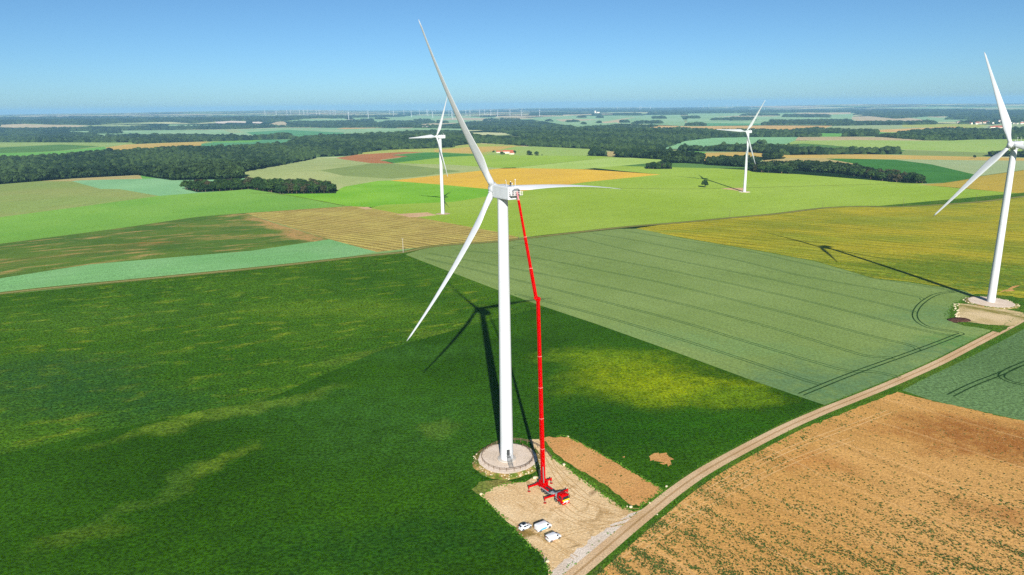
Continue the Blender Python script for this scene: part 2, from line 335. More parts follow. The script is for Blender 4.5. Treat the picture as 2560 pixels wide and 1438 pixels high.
P('green_far', 'field', [(1404, 311), (1450, 306), (1500, 309), (1540, 306), (1550, 309), (1500, 315), (1441, 317)])
P('green_far', 'field', [(1720, 284), (1850, 283), (2130, 281), (2140, 300), (2080, 313), (1912, 313), (1715, 316)])
P('tan_far', 'field', [(1785, 292), (1900, 287), (1960, 291), (1830, 292)])
P('tan_far', 'field', [(1980, 283), (2130, 281), (2125, 285), (2040, 288)])
P('tan_far', 'field', [(2060, 310), (2065, 306), (2135, 304), (2135, 309)])
P('tan_far', 'field', [(2130, 292), (2225, 289), (2300, 297), (2310, 303), (2220, 303), (2130, 299)])
P('green_far', 'field', [(2225, 290), (2320, 289), (2378, 289), (2365, 297), (2460, 300), (2480, 302), (2340, 305), (2300, 298)])
P('tan_far', 'field', [(2300, 289), (2378, 288.5), (2360, 294), (2320, 293)])
P('tan_far', 'field', [(1850, 266), (2000, 265), (2100, 268), (1950, 270)])
P('green_far', 'field', [(1775, 277), (1850, 275), (1870, 279), (1800, 280)])
P('green_far', 'field', [(2170, 269), (2300, 268), (2420, 270), (2560, 268), (2560, 271), (2300, 272)])
P('tan_far', 'field', [(5, 310), (16, 307), (80, 311), (180, 313), (223, 314), (190, 318), (30, 319.5), (0, 318)])
P('green_far', 'field', [(425, 311), (522, 313), (500, 316.5), (440, 317), (420, 314)])
P('quarry', 'quarry', [(537, 304), (570, 302), (615, 303.5), (614, 307.5), (590, 307), (570, 306.5), (560, 309), (540, 308)], 'pale chalk quarry cut into the wooded ridge')
P('quarry', 'quarry', [(630, 305), (658, 304), (655, 307), (650, 309), (632, 308)])
P('tan_far', 'field', [(672, 311), (694, 304), (710, 304), (727, 314.7), (690, 314)])
P('green_far', 'field', [(719, 303), (760, 298), (860, 296), (870, 300), (860, 301), (740, 303.5)])
P('green_far', 'field', [(176, 328), (430, 325.5), (574, 324), (707, 319.5), (860, 320), (1045, 321), (1154, 321), (1184, 325), (1100, 328), (1045, 330), (978, 336), (860, 341), (740, 348), (600, 350), (430, 345), (260, 346), (176, 336)], 'pale green field strip between two woods')
P('sage', 'field', [(558, 326), (590, 324), (612, 331), (580, 333)])
P('teal_green', 'field', [(615, 331), (720, 325), (860, 332), (860, 341), (730, 348), (640, 341)])
P('orange_pale', 'field', [(860, 320), (950, 320.5), (860, 323), (840, 322)])
# ---- strip between the two big left woods
P('green_pale', 'field', [(-300, 356), (0, 356), (336, 356.5), (430, 356.5), (726, 348), (745, 350), (716, 364), (598, 372), (452, 374), (390, 379), (286, 384), (217, 388), (150, 397), (67, 400), (64, 397), (34, 397), (-300, 400)], 'pale field between the two big woods on the left')
P('moss_green', 'field', [(-300, 372), (0, 369), (150, 361.5), (250, 366), (150, 377), (100, 380), (0, 383), (-300, 388)])
P('leaf_green', 'field', [(-300, 400), (0, 383), (100, 380.5), (150, 377.5), (260, 367), (300, 368), (286, 384), (217, 388), (150, 397), (67, 400), (64, 403), (34, 399)])
P('gold_pale', 'field', [(262, 369), (316, 361.5), (430, 357), (522, 354), (504, 359), (500, 372), (452, 374), (390, 379), (286, 384)], 'pale gold grain field behind the left wood')
P('leaf_green', 'field', [(522, 355), (665, 349), (625, 357), (535, 357.5)])
P('teal_green', 'field', [(504, 360), (535, 357), (625, 356.5), (660, 349.5), (735, 349), (716, 364), (598, 372), (500, 372)])
# ---- left middle fields
P('olive_pale', 'field', [(-300, 640), (-300, 480), (0, 461), (176, 447), (179, 453), (253, 473), (299, 473), (397, 490), (200, 517), (0, 543)], 'pale olive grain field below the big left wood')
P('tan_pale', 'field', [(100, 453), (176, 447.5), (310, 440), (350, 438), (356, 447), (201, 451), (179, 453)])
P('leaf_green', 'field', [(350, 438), (400, 439), (400, 447), (356, 447)])
P('green_grey', 'field', [(598, 430), (788, 394), (840, 395), (984, 408), (1130, 412), (1260, 420), (1120, 438), (983, 451), (944, 453), (860, 469), (843, 487), (700, 490), (600, 470), (606, 446)], 'pale grey green field right of the big left wood')
P('olive_grey', 'field', [(800, 426), (860, 418), (927, 409), (984, 409), (1154, 428), (1045, 441.5), (978, 447), (860, 440)])
P('mint', 'field', [(179, 453), (201, 451), (393, 446), (620, 446), (700, 470), (626, 482), (494, 484), (397, 490), (299, 473), (253, 473)], 'mint green field left of the long copse')
P('green_bright', 'field', [(-300, 680), (-300, 600), (0, 543), (200, 517), (397, 490), (494, 482.5), (626, 473), (703, 485), (861, 514), (870, 519), (612, 533), (492, 543), (299, 571), (0, 610)], 'bright green field with the long copse on its crest')
P('patchy', 'field', [(-300, 790), (-300, 660), (0, 610), (299, 571), (492, 543), (612, 533), (700, 562), (826, 599), (629, 627), (225, 661), (0, 696)], 'green field with bare tan patches')
P('mint_low', 'field', [(-300, 790), (0, 696), (225, 661), (629, 627), (826, 598), (942, 630), (860, 644), (668, 666), (369, 696), (0, 731), (-300, 780)], 'long mint green strip above the dark crop')
P('stubble_striped', 'field', [(612, 533), (861, 516), (900, 516), (930, 521), (1053, 545), (1243, 580), (1300, 592), (1290, 598), (1085, 615), (942, 630), (826, 599)], 'tan field with long straight stripes')
P('pad_pink', 'field', [(895, 519), (920, 517), (930, 522), (915, 524)])
P('green_vivid', 'field', [(703, 486), (840, 478), (860, 467), (944, 452.5), (976, 451.5), (1106, 462), (1222, 473), (1264, 482), (1200, 495), (1133, 505), (960, 512), (930, 518), (861, 515)], 'vivid green field behind the left turbine')
P('yellow_green', 'field', [(925, 520), (1053, 545), (1243, 580), (1300, 594), (1549, 567), (1760, 550), (1935, 534), (2056, 519), (2137, 515), (2258, 515), (2439, 504), (2560, 490), (2900, 450), (2900, 430), (2560, 484), (2506, 480), (2298, 462), (2321, 457), (2197, 452), (2000, 436), (1881, 430), (1868, 425), (1700, 416), (1630, 409), (1472, 419), (1560, 428), (1650, 436.5), (1468, 455), (1303, 478), (1262, 484), (1133, 505), (960, 512)], 'large yellow green field behind the turbines')
P('barley', 'field', [(976, 452), (1106, 437.5), (1247, 421.6), (1352, 420), (1472, 424), (1560, 430), (1652, 436.5), (1468, 455), (1303, 478.5), (1222, 473), (1106, 462)], 'golden barley field behind the large turbine')
P('red_soil', 'field', [(840, 395), (905, 385), (1010, 378.5), (1085, 378.5), (985, 387), (1020, 391), (950, 400), (984, 409), (927, 408), (860, 399)], 'reddish ploughed field')
P('deep_green', 'field', [(978, 388), (1087, 380), (1188, 385), (1216, 388), (1112, 394), (988, 408), (950, 401), (1022, 391)])
P('lime_tan', 'field', [(892, 387), (905, 381), (967, 375), (1132, 369), (1134, 364), (1180, 358), (1290, 363), (1310, 366), (1290, 390), (1213, 389), (1188, 386), (1087, 381), (1010, 380), (905, 386)])
P('gold_pale', 'field', [(1085, 375), (1170, 368), (1290, 364.5), (1310, 366), (1230, 378), (1188, 384), (1087, 380)])
P('lime', 'field', [(1235, 378), (1290, 366), (1420, 368), (1505, 372), (1505, 393), (1290, 390), (1213, 388)], 'pale lime field round the farm')
P('yellow_green_mid', 'field', [(984, 408), (1112, 393), (1213, 388), (1290, 388.5), (1505, 391), (1545, 394), (1290, 419), (1246, 420), (1130, 412)])
P('yellow_green_pale', 'field', [(1290, 418.5), (1525, 393.5), (1660, 397), (1650, 407), (1550, 415), (1458, 423), (1290, 420.5)])
P('moss_green', 'field', [(1550, 415), (1623, 408), (1710, 408), (1800, 411), (1878, 421), (1800, 421), (1700, 419)])
P('tan_pale', 'field', [(1498, 385), (1520, 379), (1569, 378), (1560, 382), (1540, 392), (1505, 391)])
P('leaf_green', 'field', [(1632, 377), (1710, 376), (1715, 390), (1660, 388)])
# ---- right: fields between hedges
P('orange_pale', 'field', [(1564, 320), (1580, 317), (1644, 314), (1728, 316), (1912, 314), (2080, 314.5), (2070, 324), (1962, 334), (1800, 336), (1744, 334), (1700, 324), (1668, 322), (1576, 323)], 'tan grain field beyond the far wood')
P('teal_green', 'field', [(1722, 316), (1767, 308), (1905, 309), (1905, 313), (1790, 315)])
P('sage', 'field', [(2080, 315), (2254, 312), (2400, 309), (2480, 312), (2540, 306), (2700, 304), (2700, 330), (2340, 334), (2200, 336), (2060, 334), (2050, 324)], 'pale green field below the far village')
P('lime_tan', 'field', [(2256, 312), (2382, 310), (2470, 313), (2440, 320), (2330, 319), (2256, 318)])
P('orange_pale', 'field', [(2194, 325), (2281, 321), (2382, 316.5), (2415, 319), (2330, 332), (2250, 333), (2200, 330)])
P('leaf_green', 'field', [(2197, 331), (2250, 331), (2250, 340), (2197, 340)])
P('leaf_green', 'field', [(2030, 330), (2118, 330), (2110, 341), (2045, 341)])
P('mint', 'field', [(1660, 372), (1680, 363), (1712, 353), (1777, 345), (1870, 343), (1995, 343), (2010, 346), (1987, 352), (1980, 357), (1960, 364), (1860, 370), (1712, 373)], 'mint green field behind the hedgerow')
P('striped_pink', 'field', [(1995, 343), (2140, 342), (2250, 345), (2340, 350), (2350, 352), (2250, 351.5), (2140, 350.5), (1988, 351.5)], 'pinkish striped field in front of the right wood')
P('lime', 'field', [(1987, 352), (2140, 350.5), (2350, 352), (2432, 349), (2900, 345), (2900, 385), (2560, 384), (2474, 383), (2264, 374), (2130, 367), (2010, 359), (1960, 362)], 'long lime green field in front of the right wood')
P('moss_green', 'field', [(1960, 364), (2010, 359), (2130, 367.5), (2266, 375), (2250, 386), (2140, 388), (2029, 388), (1940, 380)])
P('olive_grey', 'field', [(2254, 380), (2266, 375), (2474, 383), (2480, 394), (2432, 392), (2250, 388)])
P('leaf_green', 'field', [(1700, 376), (1765, 380), (1765, 384), (1745, 392), (1715, 390)])
P('gold_pale', 'field', [(1765, 382), (1861, 380), (1912, 383), (1967, 386), (2140, 385), (2250, 388), (2432, 392), (2560, 395), (2900, 400), (2900, 412), (2560, 403), (2298, 399), (2130, 397), (1979, 395), (1895, 398), (1861, 404), (1765, 404), (1745, 391)], 'golden strip between the hedgerows')
P('tan_pale', 'field', [(1895, 420), (1907, 401), (1979, 395), (2063, 396), (2130, 397), (2180, 404), (2080, 420), (1960, 420)], 'pale olive field behind the right hedgerow')
P('emerald', 'field', [(2063, 396.5), (2130, 397), (2239, 399.6), (2328, 411), (2437, 436.5), (2426, 447), (2358, 457), (2318, 458.5), (2250, 456), (2180, 440), (2080, 420), (2140, 410)], 'dark emerald field behind the right hedgerow')
P('sage', 'field', [(2239, 399), (2298, 399.5), (2560, 402), (2900, 408), (2900, 380), (2900, 418), (2560, 425), (2452, 440), (2437, 436.5), (2328, 411)], 'pale sage field left of the right turbine')
P('ochre', 'field', [(2900, 370), (2560, 425), (2452, 440), (2426, 447), (2358, 458), (2300, 462), (2400, 470), (2506, 480), (2560, 484), (2900, 440)], 'ochre grain field behind the right turbine')
# ---- near fields
P('verge', 'verge', [(1015, 631), (1300, 598), (2900, 450), (3500, 900), (3400, 1700), (-800, 1750), (-400, 800), (0, 738), (668, 671)])
P('wheat_dark', 'field', [(-400, 800), (-300, 783), (0, 737), (369, 700), (668, 670), (900, 644), (1000, 633), (1022, 636), (1245, 721), (1350, 759), (1400, 776), (1360, 790), (1245, 800), (940, 880), (700, 985), (350, 1060), (0, 1137), (-400, 1240)], 'dark green crop with yellowish flecks behind the main turbine')
P('wheat_lower', 'field', [(-500, 1260), (-400, 1235), (0, 1137), (350, 1060), (700, 985), (940, 880), (1245, 795), (1370, 765), (1500, 812), (1700, 882), (1868, 944), (1992, 987), (2070, 1014), (1850, 1120), (1700, 1205), (1600, 1270), (1500, 1360), (1390, 1450), (1300, 1600), (-700, 1700)], 'dark green crop field round the main turbine')
P('wheat_grey', 'field', [(1020, 634), (1085, 616), (1290, 600), (1549, 572), (1600, 572), (1700, 594), (1900, 628), (2036, 653), (2187, 697), (2271, 706), (2405, 726), (2445, 739), (2400, 760), (2368, 800), (2410, 815), (2500, 825), (2500, 838), (2430, 875), (2300, 935), (2200, 975), (2110, 1010), (2068, 1015), (1988, 988), (1864, 945), (1696, 883), (1496, 812), (1346, 762), (1241, 724), (1014, 637)], 'grey green wheat field with tramlines')
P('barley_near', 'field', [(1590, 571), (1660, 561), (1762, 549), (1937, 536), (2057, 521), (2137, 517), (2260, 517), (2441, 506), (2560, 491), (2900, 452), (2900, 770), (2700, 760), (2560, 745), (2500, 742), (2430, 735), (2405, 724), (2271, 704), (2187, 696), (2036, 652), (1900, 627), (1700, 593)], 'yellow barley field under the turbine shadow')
P('bare_soil', 'field', [(2244, 980), (2237, 982), (2112, 1032), (1998, 1074), (1828, 1156), (1721, 1234), (1640, 1305), (1560, 1370), (1460, 1450), (1300, 1640), (3300, 1700), (3200, 1250), (2560, 1053), (2325, 1001)], 'bare tan soil field with sparse green tufts', .35)
P('wheat_blue', 'field', [(2256, 976), (2300, 952), (2400, 905), (2500, 855), (2580, 812), (2660, 765), (3000, 640), (3400, 900), (3300, 1290), (2560, 1052), (2325, 1000)], 'blue green wheat field right of the track')
# ---- tracks as ribbons
def ribbon(pts, half, samples=None):
    w_ = world(smooth_line(pts)); d = np.gradient(w_, axis=0); d /= np.linalg.norm(d, axis=1)[:, None]
    n = np.stack([-d[:, 1], d[:, 0]], 1)
    h0, h1 = half if isinstance(half, tuple) else (half, half)
    return np.concatenate([w_+n*h0, (w_-n*h1)[::-1]])
def smooth_line(pts, k=6):
    p = [np.array(q, float) for q in pts]
    if len(p) < 3: return [tuple(p[0]+(p[1]-p[0])*i/k) for i in range(k+1)]
    p = [2*p[0]-p[1]] + p + [2*p[-1]-p[-2]]; out = []
    for i in range(1, len(p)-2):
        a, b, c_, d = p[i-1:i+3]
        for j in range(k):
            t = j/k; out.append(tuple(.5*((2*b)+(c_-a)*t+(2*a-5*b+4*c_-d)*t*t+(3*b-a-3*c_+d)*t**3)))
    out.append(tuple(p[-2])); return out
FARTRACK = [(-300, 783), (0, 734), (369, 697), (668, 667.5), (900, 641.5), (1010, 630), (1085, 615.5), (1250, 604), (1300, 597.5), (1549, 569), (1700, 556.5), (1824, 545), (1935, 535), (2056, 520.5), (2137, 516.5), (2258, 516.5), (2439, 505.5), (2560, 491), (2800, 462)]
NEARTRACK = [(1250, 1580), (1340, 1515), (1432, 1440), (1502, 1381), (1564, 1328), (1626, 1277), (1690, 1226), (1760, 1178), (1851, 1127), (1960, 1071), (2050, 1031), (2120, 1003), (2200, 971), (2275, 939), (2350, 905), (2420, 869), (2480, 838), (2530, 812), (2575, 786), (2640, 745), (2760, 680)]
P('edge_dark', 'verge', None, 'dark grassy verge of the far track', wpts=lambda: ribbon(FARTRACK, 4.5))
P('track_far', 'track', None, 'narrow farm track across the fields', wpts=lambda: ribbon(FARTRACK, 1.6))
P('verge', 'verge', None, 'grassy verge of the farm track', wpts=lambda: ribbon(NEARTRACK, (2.9, 4.2)))
P('edge_dark', 'verge', None, None, wpts=lambda: ribbon([(1303, 474), (1352, 471), (1560, 471), (1700, 472.6), (1850, 470), (2197, 460.5), (2300, 459)], 1.4))
P('edge_dark', 'verge', None, None, wpts=lambda: ribbon([(626, 482.5), (703, 486), (780, 499), (861, 514.5)], 1.4))
P('edge_dark', 'verge', None, None, wpts=lambda: ribbon([(0, 610), (299, 571), (492, 543), (612, 533), (760, 524), (880, 515)], 1.2))
P('edge_dark', 'verge', None, None, wpts=lambda: ribbon([(2318, 459), (2358, 457.5), (2426, 447), (2452, 440.5), (2560, 425.5)], 1.6))
P('edge_dark', 'verge', None, None, wpts=lambda: ribbon([(1290, 419.5), (1400, 407), (1525, 394.5)], 1.6))
P('edge_dark', 'verge', None, None, wpts=lambda: ribbon([(2264, 374.5), (2370, 379), (2474, 383)], 2.2))
P('verge_pale', 'verge', [(1180, 1225), (1197, 1205), (1255, 1196), (1290, 1206), (1279, 1212), (1239, 1220), (1210, 1245), (1190, 1235)], 'scrubby weeds beside the turbine pad', .3)
P('hardstand', 'dirt_ground', [(1204, 1239), (1239, 1217), (1279, 1209), (1312, 1204), (1335, 1190), (1330, 1160), (1335, 1120), (1325, 1098), (1345, 1098), (1362, 1120), (1376, 1139), (1414, 1166), (1474, 1209), (1555, 1266), (1587, 1276), (1612, 1274), (1640, 1262), (1600, 1300), (1494, 1382), (1421, 1442), (1380, 1470), (1374, 1438), (1366, 1411), (1355, 1387), (1325, 1363), (1279, 1314), (1240, 1278), (1217, 1255)], 'pale dirt hardstanding under the crane truck and vans', .25)
P('verge', 'verge', [(1345, 1090), (1366, 1102), (1384, 1130), (1420, 1157), (1501, 1205), (1579, 1262), (1596, 1267), (1612, 1274), (1587, 1280), (1553, 1268), (1474, 1210), (1414, 1167), (1374, 1140), (1358, 1118)], 'narrow grass strip beside the dirt hardstanding', .25)
P('verge', 'verge', [(1336, 1115), (1344, 1131), (1348, 1160), (1346, 1190), (1330, 1197), (1330, 1170), (1338, 1150)], None, .2)
P('tilled', 'field', [(1350, 1097), (1374, 1092), (1420, 1093), (1470, 1117), (1528, 1150), (1609, 1196), (1654, 1223), (1656, 1230), (1600, 1266), (1579, 1262), (1501, 1205), (1420, 1157), (1386, 1131), (1366, 1106)], 'tilled orange soil strip beside the hardstanding', .25)
P('tilled', 'field', [(1623, 1141), (1632, 1134), (1646, 1133), (1655, 1131), (1670, 1138), (1679, 1147), (1686, 1150), (1676, 1157), (1668, 1164), (1655, 1160), (1640, 1153), (1627, 1150)], 'small bare soil patch in the dark crop', .5)
P('tilled', 'field', [(1557, 1142), (1562, 1139.5), (1563, 1143), (1559, 1144.5)], None, .15)
P('gravel', 'gravel', [(1360, 1460), (1376, 1432), (1420, 1392), (1460, 1358), (1496, 1331), (1545, 1302), (1588, 1278), (1612, 1271), (1628, 1276), (1564, 1328), (1502, 1381), (1432, 1440), (1340, 1515)], 'white gravel edge of the farm track', .3)
P('track', 'track', None, 'pale dirt farm track curving past the turbine', wpts=lambda: ribbon(NEARTRACK, 2.1))
P('track_dark', 'track', None, 'darker worn middle of the farm track', wpts=lambda: ribbon(NEARTRACK, .32))
P('verge', 'verge', [(2368, 800), (2376, 775), (2390, 755), (2428, 738), (2450, 735), (2530, 740), (2620, 760), (2600, 790), (2555, 800), (2500, 832), (2460, 822), (2405, 812)], None, .4)
P('hardstand_right', 'dirt_ground', [(2394, 757.6), (2440, 763), (2513, 772), (2570, 784), (2600, 775), (2560, 797), (2535, 815), (2463, 811), (2406, 803), (2388, 791), (2398, 780)], 'weedy dirt hardstanding below the right turbine', .3)
P('manure', 'manure_heap_ground', [(2374, 801), (2382, 796), (2400, 796), (2416, 802), (2405, 807), (2385, 807)], None, .3)
P('tilled', 'field', [(2492, 735), (2508, 726), (2530, 722), (2538, 727), (2512, 729), (2530, 716), (2550, 713), (2540, 719), (2515, 726)], 'bare tan soil scrape right of the right turbine', .2)
P('pad_pink', 'dirt_ground', [(990, 536), (996, 535), (1069, 531), (1093, 538), (1045, 543), (1024, 543.5)], 'pinkish dirt strip beside the left turbine', .2)
P('pad_pink', 'dirt_ground', [(1801, 471.5), (1830, 470), (1860, 470), (1868, 474), (1850, 478), (1830, 475)], 'small dirt strip beside the middle turbine', .2)
# tramlines: two wheel ruts each
TR = [[(1560, 577), (1700, 600), (1841, 622), (1969, 650), (2103, 680), (2237, 704), (2355, 722), (2385, 731)],
      [(1480, 583), (1600, 603), (1700, 623), (1841, 650), (2002, 689), (2170, 719), (2288, 741), (2308, 750)],
      [(1425, 590), (1560, 623), (1700, 653), (1935, 700), (2137, 744), (2264, 774), (2290, 782)],
      [(1284, 604), (1400, 625), (1560, 655), (1700, 682), (1969, 741), (2170, 791), (2271, 818), (2372, 838), (2398, 836)],
      [(1136, 625), (1317, 642), (1500, 676), (1700, 717), (1969, 784), (2170, 838), (2271, 862), (2294, 873), (2288, 878)],
      [(1070, 633), (1250, 665), (1500, 714), (1700, 759), (1935, 821), (2103, 872), (2170, 890), (2237, 895)],
      [(1065, 646), (1250, 690), (1500, 752), (1700, 804), (1868, 855), (2036, 905), (2120, 927), (2187, 930), (2251, 944)],
      [(1290, 735), (1500, 789), (1700, 848), (1868, 902), (2002, 947), (2053, 962)]]
def rut(pts, gauge=1.0, wd=.3):
    w_ = world(smooth_line(pts)); d = np.gradient(w_, axis=0); d /= np.linalg.norm(d, axis=1)[:, None]
    n = np.stack([-d[:, 1], d[:, 0]], 1); out = []
    for s in (-gauge, gauge): out.append(np.concatenate([w_+n*(s+wd), (w_+n*(s-wd))[::-1]]))
    return out
RUTS = []
for t in TR: RUTS += [('rut', q) for q in rut(t)]
HEAD = [(2002, 986), (2137, 932), (2288, 878), (2385, 841), (2399, 832), (2321, 818), (2288, 794), (2298, 764), (2338, 737), (2389, 729)]
RUTS += [('rut_deep', q) for q in rut(HEAD, 1.1, .34)]
RUTS += [('rut_deep', q) for q in rut([(2375, 989), (2430, 962), (2499, 935), (2560, 908), (2700, 850)], 1.1, .34)]
RUTS += [('rut_deep', q) for q in rut([(2560, 908), (2520, 925), (2503, 940), (2523, 953), (2560, 962), (2700, 990)], 1.0, .34)]
RUTS += [('rut', q) for q in rut([(1290, 623), (1278, 620), (1283, 616), (1300, 613)], .8, .2)]
fm('tyre_mark', '#c4a474', '#b89868', sc=.1, fine=(1.5, .3), bump=.3, mid=0); fm('tyre_mark_pale', '#dfba84', '#d6ae74', sc=.1, fine=(1.5, .2), bump=.3, mid=0)
for pts_, g_, w_ in (([(1395, 1225), (1420, 1262), (1460, 1288), (1530, 1299), (1605, 1280)], .95, .13), ([(1380, 1268), (1430, 1300), (1490, 1316), (1560, 1305), (1612, 1281)], .8, .12), ([(1385, 1345), (1430, 1330), (1500, 1318), (1565, 1303)], .75, .11),
                     ([(1330, 1322), (1360, 1345), (1400, 1372), (1440, 1395)], .7, .11), ([(1345, 1150), (1360, 1130), (1385, 1165), (1420, 1200), (1470, 1245)], .85, .12), ([(1372, 1150), (1400, 1200), (1440, 1240), (1520, 1270), (1598, 1276)], .85, .12)):
    for q in rut(pts_, g_, w_): POLY.append(('tyre_mark', 'wheel_marks', 'faint curved tyre marks on the dirt hardstanding', None, 0, (lambda q=q: q)))
for pts_ in ([(1660, 1300), (1750, 1240), (1870, 1172), (2000, 1112), (2120, 1068), (2225, 1028)], [(1560, 1400), (1700, 1300), (1840, 1222), (1990, 1150), (2130, 1098)]):
    for q in rut(pts_, .95, .16): POLY.append(('tyre_mark_pale', 'wheel_marks', 'pale tractor wheel lines on the bare tan field', None, 0, (lambda q=q: q)))
for mk, q in RUTS: POLY.append((mk, 'tramline', None, None, 0, (lambda q=q: q)))
# woods: footprint outlines
WOODS = [
 ('left', [(-300, 480), (0, 461), (176, 447), (343, 438), (393, 446), (430, 451), (605, 448), (598, 432), (784, 398), (788, 393), (860, 390), (892, 387), (905, 381), (967, 375), (1132, 369), (1134, 365), (1200, 358), (1290, 363), (1330, 366), (1320, 353), (1290, 351), (1184, 343), (1171, 333), (1098, 330), (1045, 330), (978, 336), (860, 341), (726, 348), (745, 350), (716, 364), (598, 372), (452, 374), (390, 379), (286, 384), (217, 388), (150, 397), (67, 400), (64, 406), (34, 399), (-300, 402)]),
 ('left_back', [(-300, 358), (0, 356), (202, 356), (336, 356.5), (338, 360), (430, 356.5), (726, 348), (745, 350), (732, 345), (719, 337), (707, 337), (631, 345), (606, 344), (430, 338), (333, 340), (269, 340), (267, 347), (252, 340), (176, 332), (0, 326), (-300, 326)]),
 ('central', [(1184, 325), (1130, 318), (1137, 313), (1179, 306), (1290, 302), (1332, 304), (1350, 309), (1408, 316), (1441, 321), (1500, 317), (1552, 314), (1644, 316), (1564, 325), (1576, 327), (1668, 324), (1712, 322), (1745, 327), (1777, 330), (1861, 329), (1905, 327), (1970, 330), (2012, 325), (2113, 327), (2140, 329), (2175, 327), (2197, 332), (2197, 341), (2110, 342), (2118, 334), (2037, 333), (2051, 342), (1995, 343), (1870, 343), (1777, 345), (1712, 353), (1680, 364), (1631, 377), (1569, 378), (1560, 383), (1505, 374), (1290, 364), (1290, 354), (1340, 350), (1277, 336), (1246, 328)]),
 ('right', [(2197, 343), (2237, 341), (2248, 336), (2298, 331), (2365, 325), (2382, 325), (2474, 328), (2560, 325), (2900, 322), (2900, 346), (2560, 348), (2432, 349), (2374, 351.7), (2315, 351), (2194, 342.5)]),
 ('copse', [(460, 473), (494, 481), (560, 478), (623, 473), (702, 485), (770, 484.5), (840, 483.5), (843, 474), (800, 468), (740, 464), (640, 463), (560, 466), (490, 468)]),
 ('hedge_right', [(1868, 425), (1890, 431), (1973, 435), (1974, 427), (2029, 431), (2100, 436), (2150, 443), (2197, 452), (2260, 458), (2318, 459), (2316, 453), (2250, 447), (2200, 437), (2140, 424), (2080, 417), (1990, 413), (1920, 416)]),
 ('grove_mid', [(1769, 413), (1835, 417), (1880, 419), (1903, 413), (1900, 402), (1860, 400), (1800, 402), (1765, 404)]),
 ('grove_small', [(1907, 401), (1960, 397), (1966, 393), (1912, 393)]),
 ('hedge_centre', [(1534, 392), (1560, 386), (1610, 382), (1632, 379), (1680, 388), (1740, 396), (1762, 403), (1765, 411), (1710, 408), (1655, 407), (1668, 400), (1600, 396)]),
 ('grove_left', [(1476, 390), (1505, 391), (1520, 391), (1517, 386), (1500, 387), (1495, 380), (1480, 384)]),
 ('grove_small', [(1612, 422), (1640, 423), (1680, 422.5), (1680, 416), (1640, 415), (1622, 416)]),
 ('grove_small', [(1319, 388), (1332, 388.5), (1333, 386), (1321, 385.5)]), ('grove_small', [(1338, 389), (1347, 389), (1347, 387), (1339, 387)]),
 ('hedgerow', [(1700, 378), (1861, 380), (1912, 384), (1967, 388), (2140, 386), (2254, 386), (2256, 380), (2210, 378), (2200, 382), (2100, 383), (2029, 378), (1945, 373), (1801, 371), (1770, 376), (1700, 375)]),
 ('hedge_back', [(1891, 361), (1912, 361), (1912, 359), (1893, 359)]),
 ('grove_small', [(2474, 392), (2520, 392), (2560, 394), (2600, 394), (2600, 388), (2478, 387)]),
]
